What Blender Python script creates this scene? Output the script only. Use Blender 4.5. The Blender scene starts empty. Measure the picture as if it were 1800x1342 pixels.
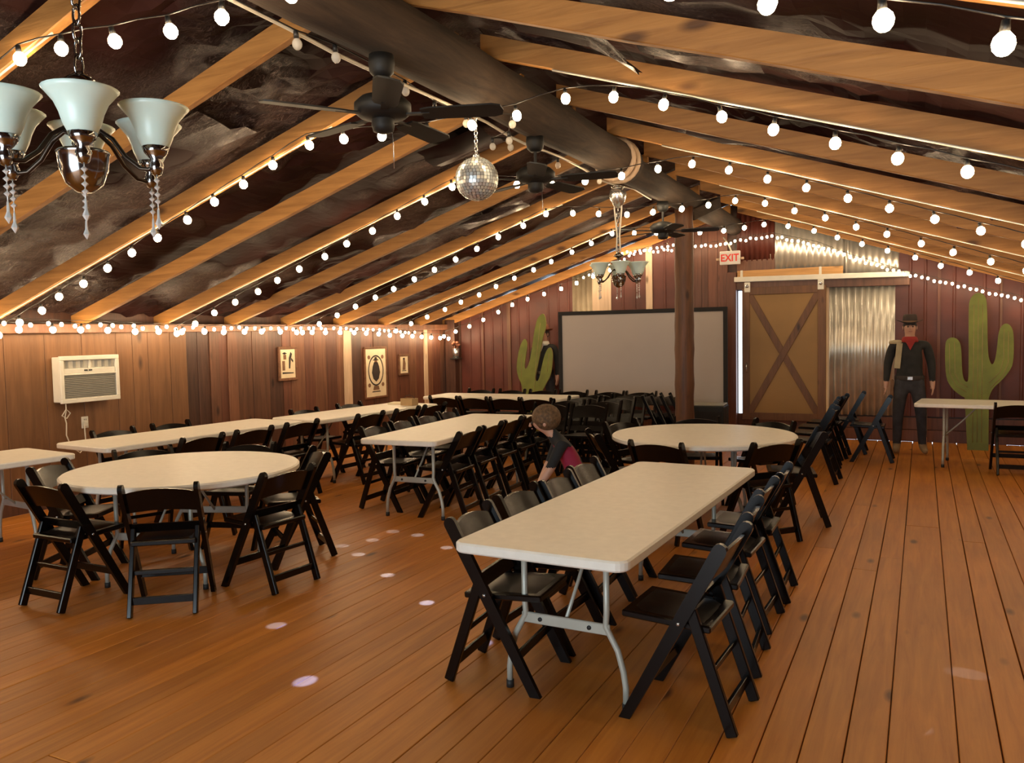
import bpy, bmesh, math, random
from mathutils import Vector, Matrix, noise
from math import sin, cos, pi, radians as R

random.seed(7)
SC = bpy.context.scene
COL = SC.collection

# ------------------------------------------------------------------ camera
cam_d = bpy.data.cameras.new('camera')
cam = bpy.data.objects.new('camera', cam_d)
COL.objects.link(cam)
right = Vector((0.89382662, 0.44798476, -0.01958658))
down = Vector((0.00894151, -0.06147732, -0.99806843))
fwd = Vector((-0.44832357, 0.89192499, -0.05895572))
m = Matrix((right, -down, -fwd)).transposed().to_4x4()
m.translation = (0, 0, 1.64)
cam.matrix_world = m
cam_d.sensor_width = 36
cam_d.lens = 1435.88 / 1800 * 36
cam_d.clip_start = 0.05
SC.camera = cam

# ------------------------------------------------------------------ world, daylight, exposure
W = bpy.data.worlds.new('world')
SC.world = W
W.use_nodes = True
W.node_tree.nodes['Background'].inputs[0].default_value = (0.72, 0.86, 1, 1)
W.node_tree.nodes['Background'].inputs[1].default_value = 2.5
vs = SC.view_settings
vs.view_transform = 'Standard'
vs.look = 'None'
vs.gamma = 1
vs.use_curve_mapping = False
vs.exposure = 0.38
SC.cycles.max_bounces = 5
SC.cycles.diffuse_bounces = 3
SC.cycles.glossy_bounces = 3
SC.cycles.transmission_bounces = 3
SC.cycles.transparent_max_bounces = 4
SC.cycles.caustics_reflective = False
SC.cycles.caustics_refractive = False
SC.cycles.adaptive_threshold = 0.02
BULB = 70.0
DAY = 120.0
ld = bpy.data.lights.new('doorway_daylight', 'AREA')
ld.shape = 'RECTANGLE'
ld.size = 3.0
ld.size_y = 2.0
ld.energy = DAY
ld.color = (0.80, 0.94, 1.0)
lo = bpy.data.objects.new('doorway_daylight', ld)
COL.objects.link(lo)
lo.location = (-1.6, -2.45, 1.2)
lo.rotation_euler = (R(90), 0, R(8))

# ------------------------------------------------------------------ materials
def newmat(name):
    mt = bpy.data.materials.new(name)
    mt.use_nodes = True
    nt = mt.node_tree
    return mt, nt, nt.nodes['Principled BSDF']

def N(nt, t, **kw):
    n = nt.nodes.new(t)
    for k, v in kw.items():
        setattr(n, k, v)
    return n

def plain(name, col, rough=0.5, metal=0.0, var=0.12, scale=8.0, bump=0.0, coat=0.0):
    mt, nt, b = newmat(name)
    tc = N(nt, 'ShaderNodeTexCoord')
    nz = N(nt, 'ShaderNodeTexNoise')
    nz.inputs['Scale'].default_value = scale
    nz.inputs['Detail'].default_value = 3
    nt.links.new(tc.outputs['Object'], nz.inputs['Vector'])
    rp = N(nt, 'ShaderNodeValToRGB')
    rp.color_ramp.elements[0].position = .3
    rp.color_ramp.elements[1].position = .7
    rp.color_ramp.elements[0].color = (*[c * (1 - var) for c in col], 1)
    rp.color_ramp.elements[1].color = (*[min(1, c * (1 + var)) for c in col], 1)
    nt.links.new(nz.outputs['Fac'], rp.inputs[0])
    nt.links.new(rp.outputs[0], b.inputs['Base Color'])
    b.inputs['Roughness'].default_value = rough
    b.inputs['Metallic'].default_value = metal
    b.inputs['Coat Weight'].default_value = coat
    if bump:
        bp = N(nt, 'ShaderNodeBump')
        bp.inputs['Strength'].default_value = bump
        bp.inputs['Distance'].default_value = .02
        nt.links.new(nz.outputs['Fac'], bp.inputs['Height'])
        nt.links.new(bp.outputs[0], b.inputs['Normal'])
    return mt

def wood(name, c0, c1, stretch=(14, 1, 14), rough=.45, rnd=.35, knots=True, bump=.25, kn_scale=1.6, coat=0.0):
    """grain stretched along one object axis, value shifted per object, sparse knots"""
    mt, nt, b = newmat(name)
    L = nt.links
    tc = N(nt, 'ShaderNodeTexCoord')
    oi = N(nt, 'ShaderNodeObjectInfo')
    off = N(nt, 'ShaderNodeVectorMath', operation='SCALE')
    cmb = N(nt, 'ShaderNodeCombineXYZ')
    for i in range(3):
        L.new(oi.outputs['Random'], cmb.inputs[i])
    off.inputs['Scale'].default_value = 37.0
    L.new(cmb.outputs[0], off.inputs[0])
    add = N(nt, 'ShaderNodeVectorMath', operation='ADD')
    L.new(tc.outputs['Object'], add.inputs[0])
    L.new(off.outputs[0], add.inputs[1])
    mp = N(nt, 'ShaderNodeMapping')
    mp.inputs['Scale'].default_value = stretch
    L.new(add.outputs[0], mp.inputs[0])
    nz = N(nt, 'ShaderNodeTexNoise')
    nz.inputs['Scale'].default_value = 1.6
    nz.inputs['Detail'].default_value = 5
    nz.inputs['Roughness'].default_value = .62
    nz.inputs['Distortion'].default_value = .6
    L.new(mp.outputs[0], nz.inputs['Vector'])
    rp = N(nt, 'ShaderNodeValToRGB')
    e = rp.color_ramp.elements
    e[0].position = .28
    e[1].position = .72
    e[0].color = (*c0, 1)
    e[1].color = (*c1, 1)
    L.new(nz.outputs['Fac'], rp.inputs[0])
    # broad stain patches
    n2 = N(nt, 'ShaderNodeTexNoise')
    n2.inputs['Scale'].default_value = 1.3
    n2.inputs['Detail'].default_value = 3
    L.new(add.outputs[0], n2.inputs['Vector'])
    mr = N(nt, 'ShaderNodeMapRange')
    mr.inputs['To Min'].default_value = .72
    mr.inputs['To Max'].default_value = 1.25
    L.new(n2.outputs['Fac'], mr.inputs['Value'])
    mr2 = N(nt, 'ShaderNodeMapRange')
    mr2.inputs['To Min'].default_value = 1 - rnd
    mr2.inputs['To Max'].default_value = 1 + rnd * .6
    L.new(oi.outputs['Random'], mr2.inputs['Value'])
    mu = N(nt, 'ShaderNodeMath', operation='MULTIPLY')
    L.new(mr.outputs[0], mu.inputs[0])
    L.new(mr2.outputs[0], mu.inputs[1])
    hs = N(nt, 'ShaderNodeHueSaturation')
    L.new(rp.outputs[0], hs.inputs['Color'])
    L.new(mu.outputs[0], hs.inputs['Value'])
    out = hs.outputs[0]
    if knots:
        mpk = N(nt, 'ShaderNodeMapping')
        mpk.inputs['Scale'].default_value = [kn_scale * (2.6 if s > 5 else 1.0) for s in stretch]
        L.new(add.outputs[0], mpk.inputs[0])
        vo = N(nt, 'ShaderNodeTexVoronoi')
        vo.inputs['Scale'].default_value = 1.0
        L.new(mpk.outputs[0], vo.inputs['Vector'])
        kr = N(nt, 'ShaderNodeValToRGB')
        kr.color_ramp.elements[0].position = .05
        kr.color_ramp.elements[1].position = .13
        kr.color_ramp.elements[0].color = (.16, .11, .08, 1)
        kr.color_ramp.elements[1].color = (1, 1, 1, 1)
        L.new(vo.outputs['Distance'], kr.inputs[0])
        mx = N(nt, 'ShaderNodeMix', data_type='RGBA', blend_type='MULTIPLY')
        mx.inputs['Factor'].default_value = .85
        L.new(out, mx.inputs['A'])
        L.new(kr.outputs[0], mx.inputs['B'])
        out = mx.outputs['Result']
    L.new(out, b.inputs['Base Color'])
    b.inputs['Roughness'].default_value = rough
    b.inputs['Coat Weight'].default_value = coat
    b.inputs['Coat Roughness'].default_value = .25
    bp = N(nt, 'ShaderNodeBump')
    bp.inputs['Strength'].default_value = bump
    bp.inputs['Distance'].default_value = .01
    L.new(nz.outputs['Fac'], bp.inputs['Height'])
    L.new(bp.outputs[0], b.inputs['Normal'])
    return mt

def emis(name, col, s):
    mt, nt, b = newmat(name)
    b.inputs['Base Color'].default_value = (*col, 1)
    b.inputs['Emission Color'].default_value = (*col, 1)
    b.inputs['Emission Strength'].default_value = s
    return mt

def foil(name):
    mt, nt, b = newmat(name)
    L = nt.links
    tc = N(nt, 'ShaderNodeTexCoord')
    n1 = N(nt, 'ShaderNodeTexNoise')
    n1.inputs['Scale'].default_value = 1.1
    n1.inputs['Detail'].default_value = 3
    L.new(tc.outputs['Object'], n1.inputs['Vector'])
    rp = N(nt, 'ShaderNodeValToRGB')
    rp.color_ramp.elements[0].position = .35
    rp.color_ramp.elements[1].position = .72
    rp.color_ramp.elements[0].color = (.012, .0042, .0038, 1)
    rp.color_ramp.elements[1].color = (.048, .019, .0165, 1)
    L.new(n1.outputs['Fac'], rp.inputs[0])
    b.inputs['Specular Tint'].default_value = (1, .72, .66, 1)
    mp = N(nt, 'ShaderNodeMapping')
    mp.inputs['Scale'].default_value = (1, 2.2, 1)
    L.new(tc.outputs['Object'], mp.inputs[0])
    n2 = N(nt, 'ShaderNodeTexNoise')
    n2.inputs['Scale'].default_value = 9
    n2.inputs['Detail'].default_value = 8
    n2.inputs['Roughness'].default_value = .7
    n2.inputs['Distortion'].default_value = 2.2
    L.new(mp.outputs[0], n2.inputs['Vector'])
    mk = N(nt, 'ShaderNodeTexNoise')
    mk.inputs['Scale'].default_value = .8
    L.new(tc.outputs['Object'], mk.inputs['Vector'])
    mk2 = N(nt, 'ShaderNodeMapRange')
    mk2.inputs['From Min'].default_value = .50
    mk2.inputs['From Max'].default_value = .60
    L.new(mk.outputs['Fac'], mk2.inputs['Value'])
    ml = N(nt, 'ShaderNodeMath', operation='MULTIPLY')
    L.new(n2.outputs['Fac'], ml.inputs[0])
    L.new(mk2.outputs[0], ml.inputs[1])
    # highlights painted into the colour as silvery creases where the lining is crumpled
    n3 = N(nt, 'ShaderNodeTexNoise')
    n3.inputs['Scale'].default_value = 7
    n3.inputs['Detail'].default_value = 4
    n3.inputs['Distortion'].default_value = 3.0
    L.new(mp.outputs[0], n3.inputs['Vector'])
    cr_ = N(nt, 'ShaderNodeValToRGB')
    ce = cr_.color_ramp.elements
    ce[0].position = .465; ce[0].color = (0, 0, 0, 1)
    ce[1].position = .50; ce[1].color = (1, 1, 1, 1)
    x_ = cr_.color_ramp.elements.new(.535); x_.color = (0, 0, 0, 1)
    L.new(n3.outputs['Fac'], cr_.inputs[0])
    cm = N(nt, 'ShaderNodeMath', operation='MULTIPLY')
    L.new(cr_.outputs[0], cm.inputs[0])
    L.new(mk2.outputs[0], cm.inputs[1])
    cx_ = N(nt, 'ShaderNodeMix', data_type='RGBA')
    L.new(cm.outputs[0], cx_.inputs['Factor'])
    L.new(rp.outputs[0], cx_.inputs['A'])
    cx_.inputs['B'].default_value = (.22, .150, .125, 1)
    L.new(cx_.outputs['Result'], b.inputs['Base Color'])
    sp_ = N(nt, 'ShaderNodeMapRange')
    sp_.inputs['To Min'].default_value = .06
    sp_.inputs['To Max'].default_value = .5
    L.new(mk2.outputs[0], sp_.inputs['Value'])
    L.new(sp_.outputs[0], b.inputs['Specular IOR Level'])
    ro_ = N(nt, 'ShaderNodeMapRange')
    ro_.inputs['To Min'].default_value = .6
    ro_.inputs['To Max'].default_value = .33
    L.new(mk2.outputs[0], ro_.inputs['Value'])
    L.new(ro_.outputs[0], b.inputs['Roughness'])
    bp = N(nt, 'ShaderNodeBump')
    bp.inputs['Strength'].default_value = 1.0
    bp.inputs['Distance'].default_value = .16
    L.new(ml.outputs[0], bp.inputs['Height'])
    L.new(bp.outputs[0], b.inputs['Normal'])
    return mt

M = {}
M['floor'] = wood('floor_pine', (.42, .130, .013), (.62, .235, .034), (13, .8, 13), rough=.45, rnd=.16, bump=.12, kn_scale=1.5)
M['rafter'] = wood('rafter_lumber', (.30, .125, .028), (.52, .245, .064), (1.0, 15, 15), rough=.6, rnd=.22, kn_scale=1.3)
M['log'] = wood('dark_log', (.022, .014, .009), (.075, .046, .028), (9, 1, 9), rough=.9, rnd=.1, knots=False, bump=.7)
M['post'] = wood('post_log', (.055, .020, .008), (.16, .060, .022), (10, 10, 1), rough=.55, rnd=.1, bump=.4)
M['ply'] = wood('plywood_wall', (.13, .056, .021), (.22, .100, .040), (11, 11, .9), rough=.5, rnd=.15, bump=.12, kn_scale=1.2)
M['brown'] = wood('brown_board', (.10, .040, .020), (.22, .092, .048), (14, 14, .9), rough=.5, rnd=.35, bump=.3)
M['dkboard'] = wood('dark_board', (.035, .014, .009), (.10, .040, .023), (14, 14, .9), rough=.5, rnd=.2, bump=.3)
M['pale'] = wood('pale_board', (.50, .34, .22), (.74, .55, .38), (14, 14, .9), rough=.55, rnd=.05, bump=.2)
M['orange'] = wood('new_lumber', (.42, .21, .06), (.62, .34, .12), (1, 14, 14), rough=.55, rnd=.1, bump=.15)
M['redboard'] = wood('red_brown_board', (.09, .030, .017), (.18, .064, .034), (13, 13, .9), rough=.5, rnd=.25, bump=.25)
M['red'] = plain('red_brown_sheet', (.10, .022, .013), .5, .0, .3, 2.5)
M['grey'] = plain('galvanised_sheet', (.72, .68, .60), .30, .7, .2, 3.0)
M['beige'] = plain('weathered_sheet', (.36, .29, .20), .5, .3, .2, 3.0)
M['foil'] = foil('brown_foil_insulation')
M['chair'] = plain('black_resin', (.0036, .0021, .0015), .22, 0, .2, 10)
M['pad'] = plain('chair_vinyl', (.008, .0055, .0045), .36, 0, .25, 14)
M['table'] = plain('white_table_plastic', (.78, .73, .64), .38, 0, .04, 22, bump=.03)
M['tleg'] = plain('grey_steel_tube', (.42, .42, .36), .4, .2, .08, 8)
M['rubber'] = plain('black_rubber', (.012, .012, .012), .6)
M['white'] = plain('white_plastic', (.72, .68, .58), .4, 0, .05)
M['acgrey'] = plain('grille_plastic', (.30, .28, .23), .45, 0, .05)
M['dark'] = plain('dark_plastic', (.02, .019, .018), .4)
M['wire'] = plain('white_wire', (.75, .68, .55), .45, 0, .05)
M['bwire'] = plain('dark_wire', (.02, .015, .012), .5)
M['silver'] = plain('steel', (.62, .62, .62), .25, .9, .1)
M['chrome'] = plain('dark_chrome', (.30, .29, .28), .14, 1, .1)
M['bronze'] = plain('dark_bronze', (.05, .035, .025), .3, .8, .2)
M['black'] = plain('gloss_black', (.005, .005, .005), .6)
M['cloth'] = plain('black_cloth', (.012, .011, .012), .85)
M['screen'] = plain('screen_fabric', (.40, .355, .33), .8, 0, .015, 3)
M['cactus'] = plain('cactus_paint', (.165, .190, .026), .6, 0, .22, 5)
M['cactedge'] = plain('plywood_edge', (.36, .26, .10), .6, 0, .15)
M['door'] = plain('barn_door_panel', (.30, .165, .050), .6, 0, .12, 1.6)
M['doorwood'] = wood('barn_door_trim', (.105, .042, .014), (.19, .080, .028), (12, 12, 1), rough=.55, rnd=.12, bump=.2)
M['paper'] = plain('aged_paper', (.74, .62, .42), .7, 0, .08, 6)
M['ink'] = plain('printed_ink', (.03, .02, .016), .7, 0, .2)
M['ink2'] = plain('brown_ink', (.20, .10, .05), .7, 0, .2)
M['frame'] = wood('picture_frame_wood', (.12, .05, .025), (.26, .12, .06), (10, 10, 10), knots=False, rough=.4)
M['signred'] = emis('sign_red', (.80, .04, .02), .12)
M['signwhite'] = plain('sign_white', (.85, .82, .78), .4, 0, .02)
M['skin'] = plain('skin', (.50, .27, .18), .5, 0, .06)
M['shade'] = plain('frosted_glass', (.76, .90, .80), .3, 0, .03, 12)
M['crystal'] = plain('crystal', (.80, .78, .74), .08, .35, .1, 30)
M['wax'] = plain('box_cardboard', (.40, .26, .12), .7, 0, .1)
M['flower'] = plain('dried_flower', (.28, .10, .055), .7, 0, .4, 30)
M['bulb'] = emis('lit_bulb', (1, .74, .44), BULB)
M['mini'] = emis('lit_mini_bulb', (1, .76, .48), BULB * .4)
for k_ in ('chair', 'pad'):
    M[k_].node_tree.nodes['Principled BSDF'].inputs['Specular IOR Level'].default_value = .28
for k_ in ('bulb', 'mini'):
    M[k_].cycles.emission_sampling = 'FRONT'
# clear unlit bulb
mt, nt, b = newmat('clear_bulb')
b.inputs['Base Color'].default_value = (.9, .85, .75, 1)
b.inputs['Roughness'].default_value = .08
b.inputs['Alpha'].default_value = .45
M['clear'] = mt
M['shade'].node_tree.nodes['Principled BSDF'].inputs['Transmission Weight'].default_value = .15
M['shade'].node_tree.nodes['Principled BSDF'].inputs['Subsurface Weight'].default_value = .3
M['shade'].node_tree.nodes['Principled BSDF'].inputs['Subsurface Radius'].default_value = (.02, .02, .02)

# ------------------------------------------------------------------ mesh builder
class MB:
    def __init__(s):
        s.v = []; s.f = []; s.smooth = []
    def add(s, vs, fs, smooth=False):
        o = len(s.v)
        s.v += [tuple(v) for v in vs]
        s.f += [tuple(i + o for i in f) for f in fs]
        s.smooth += [smooth] * len(fs)
        return s
    def box(s, c, d, rot=None, bev=0.0):
        x, y, z = [k / 2 for k in d]
        if bev and min(x, y, z) > bev:
            bm = bmesh.new()
            bmesh.ops.create_cube(bm, size=1)
            for v in bm.verts:
                v.co = Vector((v.co.x * d[0], v.co.y * d[1], v.co.z * d[2]))
            bmesh.ops.bevel(bm, geom=bm.edges[:], offset=bev, segments=1, affect='EDGES')
            vs = [v.co.copy() for v in bm.verts]
            fs = [[v.index for v in f.verts] for f in bm.faces]
            bm.free()
        else:
            vs = [Vector(p) for p in ((-x, -y, -z), (x, -y, -z), (x, y, -z), (-x, y, -z), (-x, -y, z), (x, -y, z), (x, y, z), (-x, y, z))]
            fs = [(0, 3, 2, 1), (4, 5, 6, 7), (0, 1, 5, 4), (1, 2, 6, 5), (2, 3, 7, 6), (3, 0, 4, 7)]
        if rot is not None:
            vs = [rot @ v for v in vs]
        c = Vector(c)
        return s.add([v + c for v in vs], fs)
    def bar(s, a, b_, w, d, up=(0, 0, 1), bev=0.0):
        a = Vector(a); b_ = Vector(b_)
        y = (b_ - a).normalized()
        x = y.cross(Vector(up))
        if x.length < 1e-4: x = Vector((1, 0, 0))
        x.normalize(); z = x.cross(y)
        rot = Matrix((x, y, z)).transposed()
        return s.box((a + b_) / 2, (w, (b_ - a).length, d), rot, bev)
    def tube(s, pts, r, n=8, cap=True, closed=False):
        pts = [Vector(p) for p in pts]
        rs = r if isinstance(r, (list, tuple)) else [r] * len(pts)
        vs = []; k = len(pts)
        u = None
        for i, p in enumerate(pts):
            if closed:
                t = pts[(i + 1) % k] - pts[i - 1]
            else:
                t = pts[min(i + 1, k - 1)] - pts[max(i - 1, 0)]
            t.normalize()
            if u is None:
                u = t.orthogonal().normalized()
            else:
                u = (u - t * u.dot(t))
                if u.length < 1e-5: u = t.orthogonal()
                u.normalize()
            w = t.cross(u)
            for j in range(n):
                a = 2 * pi * j / n
                vs.append(p + (u * cos(a) + w * sin(a)) * rs[i])
        fs = []
        for i in range(k if closed else k - 1):
            i2 = (i + 1) % k
            for j in range(n):
                fs.append((i * n + j, i * n + (j + 1) % n, i2 * n + (j + 1) % n, i2 * n + j))
        s.add(vs, fs, True)
        if cap and not closed:
            o = len(s.v) - len(vs)
            s.f.append(tuple(o + j for j in reversed(range(n)))); s.smooth.append(False)
            s.f.append(tuple(o + (k - 1) * n + j for j in range(n))); s.smooth.append(False)
        return s
    def lathe(s, prof, n=20, c=(0, 0, 0), smooth=True, rot=None):
        vs = []; fs = []
        c = Vector(c)
        for (r, z) in prof:
            for j in range(n):
                a = 2 * pi * j / n
                p = Vector((max(r, 1e-5) * cos(a), max(r, 1e-5) * sin(a), z))
                if rot is not None: p = rot @ p
                vs.append(p + c)
        for i in range(len(prof) - 1):
            for j in range(n):
                fs.append((i * n + j, i * n + (j + 1) % n, (i + 1) * n + (j + 1) % n, (i + 1) * n + j))
        return s.add(vs, fs, smooth)
    def sphere(s, c, r, n=12, k=8, sc=(1, 1, 1)):
        pr = [(r * sin(pi * i / k), -r * cos(pi * i / k)) for i in range(k + 1)]
        o = len(s.v)
        s.lathe(pr, n)
        c = Vector(c)
        for i in range(o, len(s.v)):
            p = s.v[i]
            s.v[i] = (p[0] * sc[0] + c.x, p[1] * sc[1] + c.y, p[2] * sc[2] + c.z)
        return s
    def prism(s, poly, t, axis='y', c=(0, 0, 0)):
        """polygon in (a,b), extruded by t about 0 along the axis; axis y: (x,z), axis x: (y,z), axis z: (x,y)"""
        n = len(poly); vs = []
        for k in (-t / 2, t / 2):
            for (a, b_) in poly:
                p = {'y': (a, k, b_), 'x': (k, a, b_), 'z': (a, b_, k)}[axis]
                vs.append((p[0] + c[0], p[1] + c[1], p[2] + c[2]))
        fs = [tuple(range(n)), tuple(reversed(range(n, 2 * n)))]
        fs += [(i, i + n, (i + 1) % n + n, (i + 1) % n) for i in range(n)]
        return s.add(vs, fs)
    def mesh(s, name, mat):
        me = bpy.data.meshes.new(name)
        me.from_pydata(s.v, [], s.f)
        me.polygons.foreach_set('use_smooth', s.smooth)
        bm = bmesh.new(); bm.from_mesh(me)
        bmesh.ops.recalc_face_normals(bm, faces=bm.faces[:])
        bm.to_mesh(me); bm.free()
        if mat is not None:
            me.materials.append(M[mat] if isinstance(mat, str) else mat)
        me.update()
        return me

def link(name, me, parent=None, loc=None, rot=None):
    o = bpy.data.objects.new(name, me)
    COL.objects.link(o)
    if parent is not None: o.parent = parent
    if loc is not None: o.location = loc
    if rot is not None: o.rotation_euler = rot
    return o

def obj(name, mb, mat, parent=None, loc=None, rot=None):
    return link(name, mb.mesh(name, mat), parent, loc, rot)

def tag(o, label=None, cat=None, group=None, kind=None):
    if label: o['label'] = label
    if cat: o['category'] = cat
    if group: o['group'] = group
    if kind: o['kind'] = kind
    return o

def thing(name, label, cat, loc=(0, 0, 0), rz=0, group=None):
    o = link(name, None, None, loc, (0, 0, rz))
    o.empty_display_size = .1
    return tag(o, label, cat, group)

def struct(name, mb, mat, parent=None, label=None):
    o = obj(name, mb, mat, parent)
    if parent is None: o['kind'] = 'structure'
    if label: o['label'] = label
    return o

KIDS = {}
def dup(root, loc=None, rz=None, label=None, group=None, parent=None):
    if root.name not in KIDS: KIDS[root.name] = list(root.children)
    r = root.copy(); COL.objects.link(r)
    if parent is not None: r.parent = parent
    if loc is not None: r.location = loc
    if rz is not None: r.rotation_euler = (0, 0, rz)
    if label: r['label'] = label
    if group: r['group'] = group
    for ch in KIDS[root.name]:
        dup(ch, parent=r)
    return r

# ------------------------------------------------------------------ room
X0, Z0 = -2.55, 3.40           # ridge line of the rafter undersides
SL, SR = .315, .33
XL, XR, YB, YF = -7.7, 2.6, 12.8, -2.6
RD = .135
def under(x):
    return Z0 - (SL * (X0 - x) if x < X0 else SR * (x - X0))

# floor: dark subfloor and individual boards
fl = struct('floor', MB().box(((XL + XR) / 2, (YF + YB) / 2, -.06), (XR - XL + .1, YB - YF + .1, .06)), 'dkboard', label='pine plank floor of long orange boards')
x = XL + .005
seams = [-.56, -.41, -.255, -.107, .14, .287]
edges = [-.56]
while edges[0] > XL: edges.insert(0, edges[0] - random.choice([.148, .152, .152, .156, .19]))
edges += seams[1:]
while edges[-1] < XR: edges.append(edges[-1] + .15)
for i in range(len(edges) - 1):
    a, b_ = max(edges[i], XL), min(edges[i + 1], XR)
    if b_ - a < .02: continue
    cuts = [YF, random.uniform(.5, 2.2), random.uniform(5.5, 11.5), YB]
    for j in range(3):
        y0, y1 = cuts[j], cuts[j + 1]
        gap = random.choice([.004, .006, .008]) if a > -.75 else random.choice([.0015, .0025, .004])
        mb = MB().box((0, 0, 0), (b_ - a - gap, y1 - y0 - .003, .03), bev=.0025)
        obj('floor_plank', mb, 'floor', fl, ((a + b_) / 2, (y0 + y1) / 2, -.015 + random.uniform(-.0012, .0008)))

# walls ------------------------------------------------------------
wl = struct('wall_left', MB().box((XL - .06, (YF + YB) / 2, 1.02), (.06, YB - YF, 2.04)), 'dkboard', label='board-clad wall with plywood and weathered planks')
def lb(y0, y1, mat, proud=0.0, z0=.06, z1=1.80):
    mb = MB().box((0, 0, 0), (.022 + proud, y1 - y0 - .004, z1 - z0), bev=.002)
    return obj('plank', mb, mat, wl, (XL - .02 + proud / 2 + random.uniform(-.002, .002), (y0 + y1) / 2, (z0 + z1) / 2))
y = YF
while y < 4.0:
    lb(y, min(y + .4, 4.0), 'ply'); y += .4
for a, b_ in ((4.0, 4.72), (4.72, 5.12), (5.12, 5.52), (5.52, 5.92), (5.92, 6.12), (6.12, 6.32), (6.32, 6.62), (6.62, 6.855)):
    lb(a, b_, 'ply')
for a, b_, mt, p in ((6.855, 7.02, 'dkboard', -.008), (7.02, 7.2, 'dkboard', -.008), (7.2, 7.35, 'brown', .004), (7.35, 7.48, 'redboard', 0), (7.48, 7.64, 'brown', .012),
                     (7.64, 7.9, 'brown', 0), (7.9, 8.2, 'brown', .004), (8.2, 8.46, 'dkboard', -.005), (8.46, 8.62, 'redboard', 0), (8.62, 8.9, 'brown', .004),
                     (8.9, 9.1, 'redboard', 0), (9.1, 9.36, 'brown', .006), (9.36, 9.6, 'redboard', 0), (9.6, 9.76, 'brown', 0), (9.76, 9.94, 'pale', .014),
                     (9.94, 10.2, 'dkboard', 0), (10.2, 10.5, 'redboard', 0), (10.5, 10.9, 'brown', .004), (10.9, 11.12, 'brown', 0), (11.12, 11.5, 'redboard', 0),
                     (11.5, 11.72, 'brown', 0), (11.72, 11.95, 'redboard', 0), (11.95, 12.06, 'pale', .016), (12.06, 12.22, 'brown', .01), (12.22, 12.5, 'redboard', 0), (12.5, 12.8, 'brown', 0)):
    lb(a, b_, mt, p)
struct('baseboard_left', MB().box((XL + .006, (YF + YB) / 2, .06), (.025, YB - YF, .12)), 'brown', label='low board along the foot of the plank wall')
struct('trim_1', MB().box((XL + .03, (YF + YB) / 2, 1.775), (.10, YB - YF, .09), bev=.004), 'brown', label='timber plate along the top of the plank wall')

def gable(x):
    return under(x) + RD + .02

mb = MB()
DX0, DX1, DZ0, DZ1 = -2.535, -1.30, .27, 2.22
for a, b_, z0, z1 in ((XL, DX0, 0, None), (DX1, XR, 0, None), (DX0, DX1, 0, DZ0), (DX0, DX1, DZ1, None)):
    if z1 is None:
        pts = [(a, z0), (b_, z0), (b_, gable(b_))] + ([(X0, gable(X0))] if a < X0 < b_ else []) + [(a, gable(a))]
    else:
        pts = [(a, z0), (b_, z0), (b_, z1), (a, z1)]
    mb.prism(pts, .04, 'y', (0, YB + .05, 0))
wb = obj('wall_back', mb, 'dkboard')
tag(wb, 'gable wall patched from red, brown and galvanised sheets', kind='structure')

def sheet(name, xa, xb, za, zb, mat, yoff=0.0, kind='rib', pitch=.2, amp=.012):
    """upright profiled sheet on the back wall, cut to the roof slope where zb is None"""
    n = max(4, int((xb - xa) / (pitch / (8 if kind == 'wave' else 4))))
    prof = []
    if kind == 'wave':
        for i in range(n + 1):
            xx = xa + (xb - xa) * i / n
            prof.append((xx, amp * cos(2 * pi * (xx - xa) / pitch)))
    elif kind == 'rib':
        xx = xa
        prof.append((xa, 0))
        while xx + pitch < xb - .02:
            xx += pitch
            prof += [(xx - .022, 0), (xx - .010, amp), (xx + .010, amp), (xx + .022, 0)]
        prof.append((xb, 0))
        prof = sorted(prof)
    else:
        prof = [(xa, 0), (xb, 0)]
    if zb is None and xa < X0 < xb: prof = sorted(prof + [(X0, 0)])
    vs = []; fs = []
    for (xx, d) in prof:
        zt = gable(xx) - .03 if zb is None else zb
        for (dy, z) in ((-d, za), (-d, zt), (-d + .006, zt), (-d + .006, za)):
            vs.append((xx, YB - .006 - yoff + dy, z))
    for i in range(len(prof) - 1):
        o = i * 4
        for k in range(4):
            fs.append((o + k, o + (k + 1) % 4, o + 4 + (k + 1) % 4, o + 4 + k))
    fs += [(0, 1, 2, 3), tuple(len(vs) - 4 + k for k in (3, 2, 1, 0))]
    mbx = MB().add(vs, fs, kind == 'wave')
    return obj(name, mbx, mat, wb)

def bboard(xa, xb, za, zb, mat, yoff=0.0, t=.025):
    pts = [(xa + .002, za), (xb - .002, za), (xb - .002, gable(xb) - .03 if zb is None else zb), (xa + .002, gable(xa) - .03 if zb is None else zb)]
    return obj('plank', MB().prism(pts, t, 'y', (0, YB - t / 2 - yoff, 0)), mat, wb)

bboard(-7.70, -7.44, .0, None, 'dkboard')
for a, b_ in ((-7.44, -6.99), (-6.99, -6.47), (-6.47, -5.9), (-5.9, -5.26)):
    sheet('wall_panel', a, b_, .34, None, 'red', pitch=.19)
bboard(-7.005, -6.965, .34, None, 'redboard', .01, .02)
bboard(-6.50, -6.43, .34, None, 'brown', .01, .02)
sheet('wall_panel', -5.26, -4.9, .34, None, 'beige', kind='wave', pitch=.09, amp=.010)
bboard(-4.9, -4.57, .34, None, 'pale')
sheet('wall_panel', -4.57, -3.98, .34, None, 'red', pitch=.2)
bboard(-3.98, -3.87, .34, None, 'pale', .004)
sheet('wall_panel', -3.87, -3.32, .34, None, 'red', pitch=.2)
for a, b_ in ((-3.32, -3.19), (-3.19, -3.08), (-3.08, -2.98), (-2.98, -2.83), (-2.83, -2.68)):
    bboard(a, b_, .34, None, 'redboard')
obj('door_post', MB().box((0, 0, 0), (.14, .10, 2.5), bev=.006), 'redboard', wb, (-2.61, YB - .05, 1.25))
bboard(-2.54, -1.98, 2.28, 2.68, 'brown', 0)
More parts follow.
